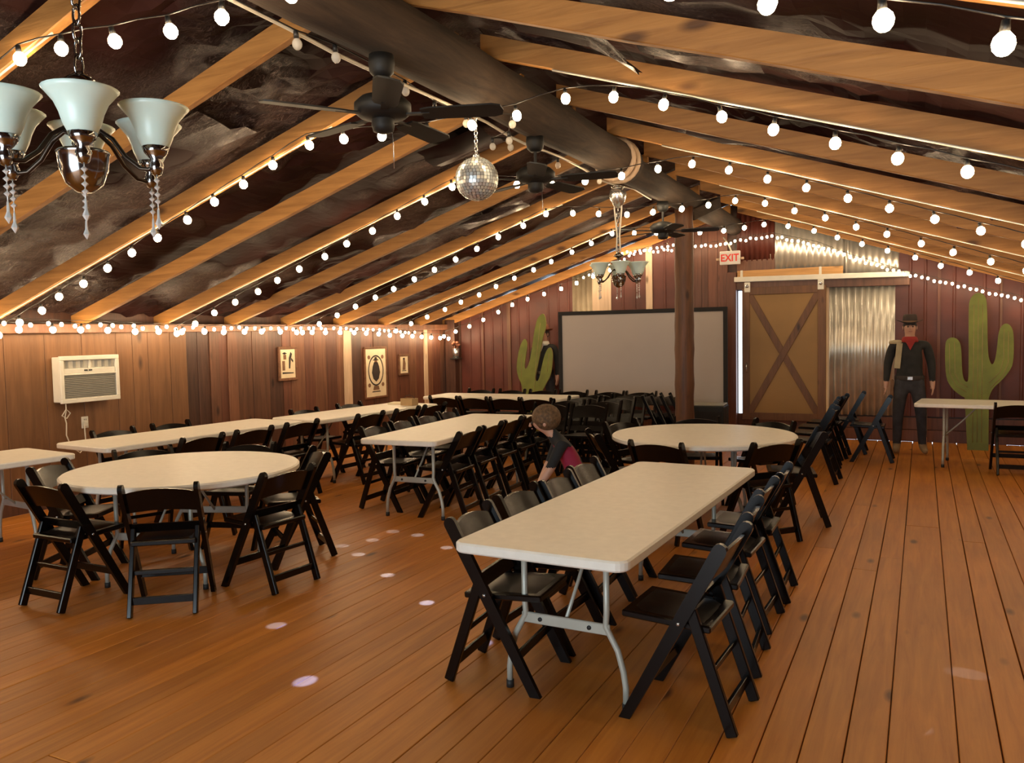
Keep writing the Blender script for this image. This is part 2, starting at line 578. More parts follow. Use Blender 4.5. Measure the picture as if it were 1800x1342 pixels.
sheet('wall_panel', -2.54, -1.98, 2.66, None, 'red', .012, 'wave', .075, .010)
sheet('wall_panel', -2.05, -1.98, 2.4, 2.75, 'beige', .006, 'flat')
sheet('wall_panel', -1.98, -.95, 2.42, None, 'grey', .0, 'wave', .085, .010)
sheet('wall_panel', -1.0, -.3, 2.3, None, 'grey', .004, 'wave', .085, .010)
obj('door_header', MB().box((0, 0, 0), (1.5, .03, .13), bev=.003), 'orange', wb, (-1.78, YB - .036, 2.455))
sheet('wall_panel', -1.215, -.72, .36, 2.27, 'grey', .014, 'wave', .088, .018)
sheet('wall_panel', -.78, -.345, .36, 2.27, 'grey', .006, 'wave', .088, .012)
bboard(-1.27, -1.215, .27, 2.27, 'pale', 0, .03)
for a, b_ in ((-.345, .2), (.2, .56), (.56, 1.0), (1.0, 1.55), (1.55, 2.1), (2.1, XR)):
    sheet('wall_panel', a, b_, .36, None, 'red', pitch=.19)
bboard(.185, .225, .36, None, 'redboard', .01, .02)
bboard(.93, .96, .36, None, 'brown', .01, .02)
# low skirt of boards under the sheets
xx = XL
for k in range(9):
    w = (XR - XL) / 9
    for zz in (0, 1):
        obj('skirt_board', MB().box((0, 0, 0), (w - .006, .03, .165), bev=.003), 'redboard', wb, (xx + w / 2, YB - .012, .085 + zz * .172))
    xx += w
# right and front walls (outside the photograph)
wr = struct('wall_right', MB().box((XR + .06, (YF + YB) / 2, 1.0), (.06, YB - YF, 2.0)), 'dkboard', label='board-clad side wall opposite the air conditioner')
y = YF
while y < YB - .05:
    obj('plank', MB().box((0, 0, 0), (.024, .296, 1.66), bev=.002), 'brown', wr, (XR + .018, y + .15, .87)); y += .3
mb = MB()
for a, b_, z0, z1 in ((XL, -3.2, 0, None), (0.1, XR, 0, None), (-3.2, 0.1, 2.2, None)):
    pts = [(a, z0), (b_, z0), (b_, gable(b_))] + ([(X0, gable(X0))] if a < X0 < b_ else []) + [(a, gable(a))]
    mb.prism(pts, .05, 'y', (0, YF - .03, 0))
tag(obj('wall_front', mb, 'brown'), 'brown gable wall with a wide open doorway', kind='structure')

# ceiling: foil sheets with rafters ---------------------------------
def foilsheet(name, xa, xb, label):
    nx, ny = 72, 210
    vs = []; fs = []
    rn = random.Random(3)
    ph = [rn.uniform(0, 6) for _ in range(8)]
    for i in range(nx + 1):
        for j in range(ny + 1):
            xx = xa + (xb - xa) * i / nx
            yy = YF + (YB - YF + .05) * j / ny
            d = .018 * sin(xx * 9 + ph[0] + 2 * sin(yy * 2.1)) * sin(yy * 5.3 + ph[1]) + .012 * sin(xx * 17 + yy * 7 + ph[2]) + .02 * sin(yy * 6.1 + ph[3]) * sin(xx * 3 + ph[4])
            pm = min(1, max(0, (noise.noise(Vector((xx * .75, yy * .55, 4.0))) + .02) * 5))
            rg = 1 - abs(noise.noise(Vector((xx * 5, yy * 6, 1.0)))) * 2.2
            rg2 = noise.noise(Vector((xx * 11, yy * 13, 2.0)))
            d += pm * (.050 * (rg - .5) + .028 * rg2)
            vs.append((xx + pm * rn.uniform(-.015, .015), yy, under(xx) + RD + .052 + d * .8 + rn.uniform(-.002, .002) - .03 * sin(pi * ((yy + .5) % 1.03) / 1.03)))
    for i in range(nx):
        for j in range(ny):
            a = i * (ny + 1) + j
            fs.append((a, a + 1, a + ny + 2, a + ny + 1))
    o = obj(name, MB().add(vs, fs, False), 'foil')
    tag(o, label, kind='structure')
    return o
cl = foilsheet('ceiling', XL - .1, X0, 'crumpled brown foil roof lining over the wall with the air conditioner')
cr = foilsheet('ceiling', X0, XR + .1, 'crumpled brown foil roof lining over the barn door side')
# outer roof deck keeps daylight out
def deck(xa, xb, par):
    pts = [(xa, under(xa) + RD + .09), (xb, under(xb) + RD + .09), (xb, under(xb) + RD + .13), (xa, under(xa) + RD + .13)]
    obj('roof_deck', MB().prism(pts, YB - YF + .5, 'y', (0, (YB + YF) / 2, 0)), 'dkboard', par)
deck(XL - .25, X0, cl); deck(X0, XR + .25, cr)

def rafter_mesh(side):
    s = -1 if side == 'l' else 1
    L = (X0 - XL) if side == 'l' else (XR - X0)
    sl = SL if side == 'l' else SR
    n = 12
    vs = []; fs = []
    rn = random.Random(5 if s < 0 else 9)
    for i in range(n + 1):
        xx = s * (.06 + (L - .02) * i / n)
        z = -abs(xx) * sl
        w = .026 + rn.uniform(-.002, .002)
        j = rn.uniform(-.004, .004)
        b = .005
        for (yy, zz) in ((-w, b), (-w + b, 0), (w - b, 0), (w, b), (w, RD), (-w, RD)):
            vs.append((xx, yy, z + zz + (j if zz < .05 else 0)))
    for i in range(n):
        for k in range(6):
            fs.append((i * 6 + k, i * 6 + (k + 1) % 6, i * 6 + 6 + (k + 1) % 6, i * 6 + 6 + k))
    fs += [tuple(range(6)), tuple(n * 6 + k for k in range(6))]
    return MB().add(vs, fs).mesh('rafter', 'rafter')
rl, rr = rafter_mesh('l'), rafter_mesh('r')
for y in (-1.5, -.5, .5, 1.5, 2.52, 3.52, 4.52, 5.46, 6.46, 7.5, 8.5, 9.6, 10.72, 11.75, 12.66):
    link('rafter', rl, cl, (X0, y, Z0))
for y in (-1.4, -.4, .6, 1.6, 2.6, 3.65, 4.63, 5.82, 6.93, 8.0, 9.15, 10.3, 11.45, 12.6):
    link('rafter', rr, cr, (X0, y, Z0))
# torn lining hanging out between rafters
def flap(pts, w, par, seed):
    rn = random.Random(seed)
    vs = []; fs = []
    n = len(pts); k = 7
    for i, p in enumerate(pts):
        for j in range(k):
            u = (j / (k - 1) - .5)
            vs.append((p[0] + rn.uniform(-.02, .02), p[1] + u * w + rn.uniform(-.015, .015), p[2] - .05 * cos(u * 3) + rn.uniform(-.018, .018)))
    for i in range(n - 1):
        for j in range(k - 1):
            a = i * k + j
            fs.append((a, a + 1, a + k + 1, a + k))
    return obj('torn_lining', MB().add(vs, fs, True), 'foil', par)
flap([(-2.0, 4.15, 3.36), (-1.8, 4.15, 3.30), (-1.6, 4.15, 3.22), (-1.45, 4.17, 3.12), (-1.36, 4.2, 3.03)], .30, cr, 1)
flap([(-1.3, 4.1, 3.12), (-1.1, 4.1, 3.04), (-.9, 4.1, 2.98), (-.7, 4.1, 2.93)], .55, cr, 2)
flap([(-1.6, 6.3, 3.18), (-1.4, 6.3, 3.10), (-1.1, 6.3, 3.03), (-.8, 6.3, 2.95), (-.4, 6.3, 2.84)], .42, cr, 3)
flap([(-4.9, 4.0, 2.82), (-4.6, 4.0, 2.88), (-4.3, 4.0, 2.96), (-4.0, 4.0, 3.06)], .6, cl, 4)
flap([(-3.7, 5.95, 3.12), (-3.4, 5.95, 3.2), (-3.1, 5.95, 3.28)], .5, cl, 5)
flap([(-4.6, 8.05, 2.86), (-4.2, 8.05, 2.95), (-3.8, 8.05, 3.06)], .42, cl, 6)
flap([(.3, 6.35, 2.62), (.6, 6.35, 2.52), (.9, 6.35, 2.42)], .4, cr, 8)

# ridge beam: two logs on a post -------------------------------------
def log(name, a, b_, r0, r1, mat, label, n=14, k=22, seed=0):
    rn = random.Random(seed)
    a = Vector(a); b_ = Vector(b_)
    pts = [a.lerp(b_, i / k) for i in range(k + 1)]
    mbx = MB().tube(pts, [r0 + (r1 - r0) * i / k + rn.uniform(-.006, .006) for i in range(k + 1)], n)
    o = obj(name, mbx, mat)
    tag(o, label, kind='structure')
    return o
log('ridge_beam', (-2.43, YF, 3.22), (-2.53, 7.55, 3.22), .185, .165, 'log', 'thick dark ridge log carrying the fans', seed=1)
l2 = log('ridge_beam', (-2.55, 7.3, 3.20), (-2.58, YB - .02, 3.20), .145, .135, 'log', 'thinner dark ridge log running from the metal straps to the gable', seed=2)
for k, y in enumerate((7.22, 7.36)):
    mb = MB().tube([(-2.53 + .178 * cos(t * 2 * pi / 24), y, 3.215 + .178 * sin(t * 2 * pi / 24)) for t in range(24)], .028, 6, closed=True)
    obj('strap', mb, 'pale', l2)
log('ridge_post', (-2.56, 9.72, 0), (-2.55, 9.72, 3.10), .118, .108, 'post', 'dark wooden post standing in front of the projection screen', seed=3)
tag(obj('ridge_brace', MB().bar((-2.5, 9.85, 3.02), (-2.35, 10.6, 3.25), .10, .14, bev=.01), 'log'), 'short log brace at the head of the ridge post', kind='structure')

# ------------------------------------------------------------------ doors: sliding barn door
d = link('door_1', None); tag(d, 'sliding barn door with X bracing on a pale track', kind='structure')
d.location = (0, 0, 0)
DY = YB - .11
obj('panel', MB().box((0, 0, 0), (1.19, .03, 1.99)), 'door', d, (-1.845, DY, 1.255))
for (c, s_) in (((-2.385, DY - .025, 1.255), (.11, .03, 1.99)), ((-1.305, DY - .025, 1.255), (.11, .03, 1.99)), ((-1.845, DY - .025, 2.20), (.97, .03, .11)), ((-1.845, DY - .025, .315), (.97, .03, .11))):
    obj('rail', MB().box((0, 0, 0), s_, bev=.004), 'doorwood', d, c)
for s_ in (-1, 1):
    mb = MB().bar((-1.845 - s_ * .485, DY - .024 - .003 * s_, .37), (-1.845 + s_ * .485, DY - .024 - .003 * s_, 2.14), .095, .022, up=(0, 1, 0), bev=.003)
    obj('brace', mb, 'doorwood', d)
obj('door_handle', MB().tube([(-2.37, DY - .04, .98), (-2.37, DY - .08, 1.0), (-2.37, DY - .08, 1.1), (-2.37, DY - .04, 1.12)], .008, 6), 'silver', d)
obj('track', MB().box((0, 0, 0), (2.4, .05, .075), Matrix.Rotation(R(.7), 3, 'Y'), bev=.006), 'white', d, (-1.36, DY - .005, 2.372))
obj('track_board', MB().box((0, 0, 0), (2.4, .035, .12), Matrix.Rotation(R(.7), 3, 'Y'), bev=.004), 'brown', d, (-1.36, DY + .06, 2.28))
for xx in (-2.36, -1.32):
    h = obj('hanger', MB().box((0, 0, 0), (.085, .02, .15), bev=.006), 'white', d, (xx, DY - .045, 2.26))
    mb = MB().lathe([(0, -.008), (.028, -.008), (.028, .008), (0, .008)], 14, (0, -.012, .02), rot=Matrix.Rotation(R(90), 3, 'X'))
    obj('roller', mb, 'silver', h)
for xx in (-2.45, -1.33):
    obj('bracket', MB().box((0, 0, 0), (.035, .02, .12), bev=.003), 'white', d, (xx, DY - .01, 2.46))

# ------------------------------------------------------------------ folding tables
def rrect(w, l, r, n=5):
    pts = []
    for (cx, cy, a0) in ((w / 2 - r, l / 2 - r, 0), (-w / 2 + r, l / 2 - r, 90), (-w / 2 + r, -l / 2 + r, 180), (w / 2 - r, -l / 2 + r, 270)):
        for k in range(n + 1):
            a = R(a0 + 90 * k / n)
            pts.append((cx + r * cos(a), cy + r * sin(a)))
    return pts

def loft(polys):
    """stack of equal-length rings [(pts2d, z)], closed top and bottom"""
    n = len(polys[0][0]); mbx = MB(); vs = []; fs = []
    for (p, z) in polys:
        vs += [(a, b_, z) for a, b_ in p]
    for i in range(len(polys) - 1):
        for k in range(n):
            fs.append((i * n + k, i * n + (k + 1) % n, (i + 1) * n + (k + 1) % n, (i + 1) * n + k))
    fs += [tuple(reversed(range(n))), tuple((len(polys) - 1) * n + k for k in range(n))]
    return mbx.add(vs, fs)

TH = .74
def leg_frames(t, yy, hw=.20):
    for s_ in (-1, 1):
        y_ = s_ * yy
        for q in (-1, 1):
            pts = [(q * hw, y_, TH - .045), (q * hw, y_, .42), (q * (hw - .005), y_, .36), (q * (hw + .05), y_, .26), (q * (hw + .075), y_, .17), (q * (hw + .085), y_, .10), (q * (hw + .085), y_, 0.03)]
            l_ = obj('leg', MB().tube(pts, .0145, 8), 'tleg', t)
            obj('foot_cap', MB().lathe([(0, 0), (.018, 0), (.018, .035), (0, .035)], 10, (q * (hw + .085), y_, 0)), 'rubber', l_)
        c_ = obj('crossbar', MB().box((0, y_, .345), (2 * hw + .03, .014, .05), bev=.004), 'tleg', t)
        for q in (-1, 1):
            obj('rivet', MB().lathe([(0, -.004), (.010, -.004), (.010, .004), (0, .004)], 8, (q * hw * .6, y_ - s_ * -.009, .345), rot=Matrix.Rotation(R(90), 3, 'X')), 'rubber', c_)
        obj('brace', MB().tube([(0, y_, .345), (0, y_ - s_ * .16, .50), (0, y_ - s_ * .33, TH - .05)], .009, 6), 'tleg', t)

def rect_table(x, y, rz, w, l, label):
    t = thing('folding_table', label, 'table', (x, y, 0), rz, 'rectangular folding tables')
    a = rrect(w, l, .06); b_ = rrect(w - .012, l - .012, .055)
    obj('tabletop', loft([(b_, TH - .045), (a, TH - .038), (a, TH - .008), (rrect(w - .016, l - .016, .054), TH)]), 'table', t)
    leg_frames(t, l / 2 - .30)
    return t

def round_table(x, y, rz, dia, label):
    t = thing('round_table', label, 'table', (x, y, 0), rz, 'round folding tables')
    def ring(r): return [(r * cos(2 * pi * k / 64), r * sin(2 * pi * k / 64)) for k in range(64)]
    r = dia / 2
    tp = obj('tabletop', loft([(ring(r - .012), TH - .045), (ring(r), TH - .036), (ring(r), TH - .010), (ring(r - .012), TH)]), 'table', t)
    for p in tp.data.polygons: p.use_smooth = False
    leg_frames(t, .42, .26)
    return t

rect_table(-1.385, 4.19, R(-1.8), .80, 2.40, 'cream rectangular folding table closest to the camera, flanked by rows of chairs')
rect_table(-4.11, 6.93, R(3.5), .76, 2.30, 'cream rectangular folding table in the middle of the hall beside the child')
rect_table(-6.60, 3.20, R(-6), .80, 2.25, 'cream rectangular folding table cut off by the photo edge below the air conditioner')
rect_table(-6.42, 5.72, R(-5), .80, 2.25, 'cream rectangular folding table along the plywood wall under the outlet')
rect_table(-6.10, 8.02, R(-5), .76, 2.16, 'cream rectangular folding table with a small box, below the framed posters')
rect_table(-5.45, 10.45, R(90), .76, 2.20, 'cream rectangular folding table behind chairs near the leaning cactus by the screen')
rect_table(1.10, 10.75, R(84), .76, 2.30, 'cream rectangular folding table in front of the tall cactus')
round_table(-4.66, 4.08, R(20), 1.58, 'round cream folding table near the air conditioner side')
round_table(-1.69, 7.02, R(10), 1.56, 'round cream folding table in front of the barn door')

# ------------------------------------------------------------------ folding chair
def folded_proto():
    t = thing('folded_chair', 'x', 'chair')
    A = Vector((.19, 0.0)); B = Vector((-.19, .80))
    d_ = (B - A).normalized(); nr = Vector((d_.y, -d_.x))
    def P(x, u, v): q = A + d_ * u + nr * v; return (x, q.x, q.y)
    for s_ in (-1, 1):
        obj('upright', MB().bar(P(s_ * .212, .012, 0), P(s_ * .212, .88, 0), .026, .044, up=(0, 1, 0), bev=.008), 'chair', t)
        obj('leg', MB().bar(P(s_ * .182, .06, -.012), P(s_ * .182, .60, -.012), .024, .036, up=(0, 1, 0), bev=.004), 'chair', t)
    st = obj('seat', MB().bar(P(0, .22, .012), P(0, .60, .012), .33, .028, up=(0, 1, 0), bev=.006), 'chair', t)
    obj('back_rail', MB().bar(P(0, .72, 0), P(0, .84, 0), .40, .018, up=(0, 1, 0), bev=.004), 'chair', t)
    obj('rung', MB().bar(P(-.20, .17, 0), P(.20, .17, 0), .016, .034, bev=.003), 'chair', t)
    obj('rung', MB().bar(P(-.175, .09, -.012), P(.175, .09, -.012), .016, .03, bev=.003), 'chair', t)
    return t

def chair_proto():
    t = thing('folding_chair', 'x', 'chair')
    # the back uprights run down to the front feet
    A = Vector((.205, 0.0)); B = Vector((-.205, .765))        # (y,z)
    d_ = (B - A).normalized(); nrm = Vector((-d_.y, d_.x))
    w = .029
    poly = []
    poly += [A + nrm * w + Vector((.0, 0)), A - nrm * w]
    poly[0].y = 0; poly[1].y = 0
    for k in range(7):
        a = -pi / 2 + pi * k / 6
        poly.append(B + nrm * (w * sin(a)) + d_ * (w * cos(a)))
    poly = [(p.x, p.y) for p in poly]
    for s_ in (-1, 1):
        u = obj('upright', MB().prism(poly, .026, 'x', (s_ * .212, 0, 0)), 'chair', t)
        obj('pivot_bolt', MB().lathe([(0, -.003), (.007, -.003), (.007, .003), (0, .003)], 8, (s_ * .226, -.035, .445), rot=Matrix.Rotation(R(90), 3, 'Y')), 'silver', u)
        obj('leg', MB().bar((s_ * .184, -.075, .50), (s_ * .184, -.245, 0.004), .026, .048, up=(0, 1, 0), bev=.004), 'chair', t)
    # seat
    seat = obj('seat', MB().box((0, .035, .432), (.37, .385, .030), Matrix.Rotation(R(2.5), 3, 'X'), bev=.006), 'chair', t)
    n = 6
    vs = []; fs = []
    for i in range(n + 1):
        for j in range(n + 1):
            u, v = i / n * 2 - 1, j / n * 2 - 1
            z = .016 * (1 - u ** 4) * (1 - v ** 4)
            vs.append((u * .165, .035 + v * .172, .444 + (v * .172) * .0437 + z))
    for i in range(n):
        for j in range(n):
            a = i * (n + 1) + j
            fs.append((a, a + 1, a + n + 2, a + n + 1))
    obj('seat_pad', MB().add(vs, fs, True), 'pad', seat)
    # curved top rail
    def yz(z): return A.x + (B.x - A.x) * (z / B.y)
    def slat(z0, z1, arch, bow, th=.016, nx=10):
        rings = []
        for i in range(nx + 1):
            u = i / nx * 2 - 1
            q = []
            for (zz, dz) in ((z0, arch * .7), (z1, arch)):
                z = zz + dz * (1 - u * u)
                yy = yz(zz) - bow * (1 - u * u)
                q += [(u * .20, yy - th / 2, z), (u * .20, yy + th / 2, z)]
            rings.append(q)
        mbx = MB()
        for (p, q) in ((0, 1), (1, 3), (3, 2), (2, 0)):
            vs = []
            for r_ in rings: vs += [r_[p], r_[q]]
            mbx.add(vs, [(2 * i, 2 * i + 1, 2 * i + 3, 2 * i + 2) for i in range(nx)], True)
        for r_ in (rings[0], rings[-1]):
            mbx.add(r_, [(0, 1, 3, 2)])
        return mbx
    o = obj('back_rail', slat(.605, .735, .030, .035), 'chair', t)
    obj('back_slat', slat(.475, .530, .0, .004), 'chair', t)
    obj('rung', MB().bar((-.20, yz(.17), .17), (.20, yz(.17), .17), .018, .045, bev=.003), 'chair', t)
    obj('rung', MB().bar((-.175, -.212, .095), (.175, -.212, .095), .018, .045, bev=.003), 'chair', t)
    obj('rung', MB().bar((-.175, -.158, .25), (.175, -.158, .25), .014, .026, bev=.003), 'chair', t)
    return t

CH = chair_proto()
FC = folded_proto()
FIRST = [True]
def chair(x, y, face, label, group):
    """face: direction the sitter looks, degrees from +X"""
    rz = R(face - 90)
    if FIRST[0]:
        FIRST[0] = False
        CH.location = (x, y, 0); CH.rotation_euler = (0, 0, rz); tag(CH, label, None, group)
        return CH
    return dup(CH, (x, y, 0), rz, label, group)
ORD = ['first', 'second', 'third', 'fourth', 'fifth', 'sixth']
# nearest rectangular table
for k, (x, y, f) in enumerate(((-1.76, 3.44, 4), (-1.78, 3.97, -2), (-1.75, 4.45, 2), (-1.79, 4.98, 0))):
    chair(x, y, f, 'black folding chair, child\'s side of the closest rectangular table, %s from the camera' % ORD[k], 'chairs at the closest rectangular table')
for k, (x, y, f) in enumerate(((-.90, 3.43, 177), (-.93, 4.02, 183), (-.96, 4.62, 178), (-.95, 5.16, 181))):
    chair(x, y, f, 'black folding chair, open-floor side of the closest rectangular table, %s from the camera' % ORD[k], 'chairs at the closest rectangular table')
def around(cx, cy, r, lst, what, group, words):
    for (a, df), wds in zip(lst, words):
        chair(cx + r * cos(R(a)), cy + r * sin(R(a)), a + 180 + df, 'black folding chair, %s, %s' % (what, wds), group)
around(-4.66, 4.08, .76, ((206, 0), (258, 12), (311, -4), (1, -6), (54, 0), (107, 0), (157, 0)), 'air conditioner side round table', 'chairs at the round table by the air conditioner',
       ('back toward the cut-off table', 'seen at an angle', 'back squarely toward the camera', 'on its right with seat in view', 'just behind the right side chair',
        'on the far side facing the camera', 'far side by the wall table'))
around(-1.69, 7.02, .76, ((212, 0), (262, 0), (318, 0), (12, 0), (61, 0), (107, 0), (156, 0)), 'barn door side round table', 'chairs at the round table by the barn door',
       ('on its left side toward the child', 'directly behind the closest rectangular table', 'in front, nearer the open floor', 'with legs out on the open floor', 'behind it toward the barn door',
        'behind it toward the dark ridge post', 'behind it toward the crowded chairs'))
# middle table
for k, y in enumerate((6.34, 6.83, 7.32, 7.81, 8.29)):
    chair(-3.86 - .05 * (y - 6.9), y, 184 + random.uniform(-3, 3), 'black folding chair, child\'s side of the middle rectangular table, %s from the camera' % ORD[k], 'chairs at the middle rectangular table')
for k, y in enumerate((6.42, 6.93, 7.43, 7.92)):
    chair(-4.55 - .05 * (y - 6.9), y, 4 + random.uniform(-3, 3), 'black folding chair, poster wall side of the middle rectangular table, %s from camera' % ORD[k], 'chairs at the middle rectangular table')
# wall tables
for k, (x, y) in enumerate(((-6.86, 5.33), (-6.82, 5.98))):
    chair(x, y, -4, 'black folding chair between plywood wall and the table under the outlet, %s from camera' % ORD[k], 'chairs at the wall tables')
for k, (x, y) in enumerate(((-5.93, 5.25), (-5.90, 5.85), (-5.88, 6.50))):
    chair(x, y, 176, 'black folding chair, hall side of the table under the outlet, %s from camera' % ORD[k], 'chairs at the wall tables')
for k, (x, y) in enumerate(((-6.45, 7.62), (-6.42, 8.45))):
    chair(x, y, -4, 'black folding chair between poster wall and the table with the box, %s from camera' % ORD[k], 'chairs at the wall tables')
for k, (x, y) in enumerate(((-5.72, 7.45), (-5.66, 8.10), (-5.62, 8.65))):
    chair(x, y, 176, 'black folding chair, hall side of the table with the box, %s from camera' % ORD[k], 'chairs at the wall tables')
# back table
for k, x in enumerate((-5.97, -5.48, -5.01, -4.54)):
    chair(x, 9.92, 90 + random.uniform(-3, 3), 'black folding chair in front of the back table by the cactus, %s from poster wall' % ORD[k], 'chairs at the back table')
for k, x in enumerate((-6.15, -5.62, -5.1, -4.6)):
    chair(x, 10.98, 270 + random.uniform(-3, 3), 'black folding chair behind the back table near the red wall, %s from poster wall' % ORD[k], 'chairs at the back table')
# packed rows of chairs in front of the screen
for k, y in enumerate((8.88, 9.39, 9.90, 10.41, 10.92)):
    for q, x in enumerate((-4.02, -3.53)):
        chair(x, y, 270 + random.uniform(-4, 4), 'black folding chair packed before the screen, %s row from the camera, %s' % (ORD[k], ('cactus side', 'post side')[q]), 'chairs packed before the screen')
for k, x in enumerate((-3.10, -2.98, -2.86, -2.74)):
    lb_ = 'folded black chair leaning in the line beside the ridge post, %s from the cactus' % ORD[k]
    if k == 0:
        FC.location = (x, 10.55, 0); FC.rotation_euler = (0, 0, R(-90)); tag(FC, lb_, None, 'folded chairs beside the ridge post')
    else:
        dup(FC, (x, 10.55 + .02 * k, 0), R(-90), lb_, 'folded chairs beside the ridge post')
# row beside the barn door
for x, y, f, w in ((-.55, 10.85, 180, 'standing alone before the cowboy figure\'s feet'), (-.88, 11.45, 181, 'closest to the corrugated panel'), (-1.06, 11.0, 178, 'in front of the barn door\'s right edge'),
                   (-1.10, 10.45, 182, 'in the middle of the row by the barn door'), (-1.08, 9.85, 180, 'at the near end of the row by the barn door'), (-1.02, 9.2, 178, 'just behind the round table by the barn door')):
    chair(x, y, f, 'black folding chair seen sideways, ' + w, 'chairs in a row by the barn door')
for x, y, f, w in ((.92, 10.42, 92, 'in front of the tall cactus'), (1.42, 10.38, 88, 'at the photo edge')):
    chair(x, y, f, 'black folding chair at the table before the tall cactus, ' + w, 'chairs at the table before the tall cactus')

bx = thing('wooden_box', 'small wooden box standing on the table below the framed posters', 'box', (-5.90, 8.78, TH), R(-8))
for (c, s_) in (((0, -.055, .045), (.20, .012, .09)), ((0, .055, .045), (.20, .012, .09)), ((-.094, 0, .045), (.012, .098, .09)), ((.094, 0, .045), (.012, .098, .09))):
    obj('side_panel', MB().box(c, s_, bev=.002), 'wax', bx)
obj('base', MB().box((0, 0, .006), (.176, .098, .012)), 'wax', bx)
obj('handle', MB().tube([(-.09, 0, .09), (-.06, 0, .12), (0, 0, .13), (.06, 0, .12), (.09, 0, .09)], .004, 6), 'bwire', bx)
pp = obj('paper_stack', MB().box((0, 0, .011), (.30, .22, .022), bev=.003), 'paper', None, (-6.12, 8.92, TH), (0, 0, R(12)))
tag(pp, 'low stack of pale paper beside the small wooden box', 'paper')

# ------------------------------------------------------------------ projection screen and speaker
s = thing('projection_screen', 'grey projection screen in a wide black frame behind the post', 'screen', (-3.865, 12.05, 0))
SW, S0, S1 = 2.67, .50, 1.965
obj('screen_surface', MB().box((0, 0, (S0 + S1) / 2), (SW - .1, .012, S1 - S0 - .1)), 'screen', s)
for (c, q) in (((0, -.01, S1 - .03), (SW, .035, .06)), ((0, -.01, S0 + .03), (SW, .035, .06)), ((-SW / 2 + .03, -.01, (S0 + S1) / 2), (.06, .035, S1 - S0 - .12)), ((SW / 2 - .03, -.01, (S0 + S1) / 2), (.06, .035, S1 - S0 - .12))):
    obj('frame', MB().box(c, q, bev=.004), 'cloth', s)
for q in (-1, 1):
    l_ = obj('leg', MB().box((q * (SW / 2 - .25), .02, S0 / 2 + .1), (.04, .025, S0 + .2)), 'black', s)
    obj('foot', MB().box((q * (SW / 2 - .25), 0, .015), (.05, .6, .03), bev=.004), 'black', l_)
sp = thing('speaker_cabinet', 'black speaker cabinet with a pale cloth on top below the screen', 'speaker', (-2.70, 11.55, 0), R(2))
obj('cabinet', MB().box((0, 0, .285), (.50, .40, .57), bev=.012), 'black', sp)
obj('grille', MB().box((0, -.205, .27), (.44, .014, .46), bev=.004), 'cloth', sp)
obj('badge', MB().prism([(-.08, -.02), (.08, -.02), (.05, .03), (-.05, .03)], .006, 'y', (.03, -.215, .30)), 'acgrey', sp)
tag(obj('folded_cloth', MB().box((0, 0, .012), (.48, .36, .024), bev=.006), 'acgrey', None, (-2.70, 11.55, .57), (0, 0, R(4))), 'pale folded cloth lying on the black speaker cabinet', 'cloth')

# ------------------------------------------------------------------ cactus cut-outs
def smooth_poly(p, it=2):
    for _ in range(it):
        q = []
        for i in range(len(p)):
            a, b_ = p[i], p[(i + 1) % len(p)]
            if abs(a[1]) < .005 or abs(b_[1]) < .005:
                q.append(a); continue
            q += [(a[0] * .75 + b_[0] * .25, a[1] * .75 + b_[1] * .25), (a[0] * .25 + b_[0] * .75, a[1] * .25 + b_[1] * .75)]
        p = q
    return p
def cactus(name, poly, loc, rx, label, ribs, cx):
    t = thing(name, label, 'cactus cutout', loc)
    t.rotation_euler = (rx, 0, 0)
    poly = smooth_poly([(a - cx, max(b_, 0)) for a, b_ in poly])
    o = obj('board', MB().prism(poly, .024, 'y'), 'cactus', t)
    o.data.materials.append(M['cactedge'])
    for p in o.data.polygons:
        if abs(p.normal.y) < .5: p.material_index = 1
    for pts in ribs:
        obj('painted_rib', MB().tube([(a - cx, -.013, b_) for a, b_ in pts], .0035, 5), 'cactedge', t)
    return t
CR = [(0.54, 1.86), (0.55, 1.96), (0.59, 2.03), (0.65, 2.06), (0.72, 2.02), (0.75, 1.93), (0.76, 1.27), (0.79, 1.14), (0.82, 1.11), (0.85, 1.19), (0.87, 1.38), (0.88, 1.54), (0.92, 1.63), (0.97, 1.65), (1.02, 1.61), (1.05, 1.51), (1.05, 1.14), (1.0, 1.02), (0.91, 0.9), (0.82, 0.81), (0.78, 0.69), (0.78, 0), (0.54, 0), (0.54, 0.67), (0.45, 0.71), (0.34, 0.82), (0.28, 0.96), (0.27, 1.39), (0.3, 1.46), (0.36, 1.48), (0.42, 1.45), (0.46, 1.37), (0.47, 1.05), (0.49, 0.92), (0.53, 0.88), (0.55, 0.93)]
cactus('cactus_cutout', CR, (.65, 12.15, 0), R(-4), 'tall upright green cactus cutout beside the cowboy figure',
       [[(.60, .1), (.60, 1.9)], [(.65, .1), (.65, 1.98)], [(.70, .1), (.70, 1.9)], [(.32, 1.4), (.33, 1.0), (.40, .84), (.52, .76)], [(.38, 1.42), (.39, 1.0), (.44, .88), (.54, .82)], [(.94, 1.58), (.94, 1.2), (.90, 1.02), (.78, .88)], [(.99, 1.55), (.99, 1.15), (.94, .98), (.80, .82)]], .65)
CL = [(-5.58, 1.97), (-5.66, 1.91), (-5.7, 1.84), (-5.75, 1.62), (-5.8, 1.24), (-5.87, 1.05), (-5.92, 1.05), (-5.9, 1.22), (-5.86, 1.46), (-5.9, 1.55), (-5.95, 1.53), (-6.02, 1.38), (-6.07, 1.08), (-6.04, 0.92), (-5.96, 0.77), (-5.95, 0.61), (-5.95, 0), (-5.65, 0), (-5.63, 0.61), (-5.53, 0.79), (-5.43, 0.95), (-5.4, 1.26), (-5.42, 1.37), (-5.47, 1.41), (-5.54, 1.31), (-5.6, 1.1), (-5.65, 0.86), (-5.71, 0.83), (-5.72, 0.92), (-5.65, 1.21), (-5.59, 1.55), (-5.52, 1.75), (-5.54, 1.9)]
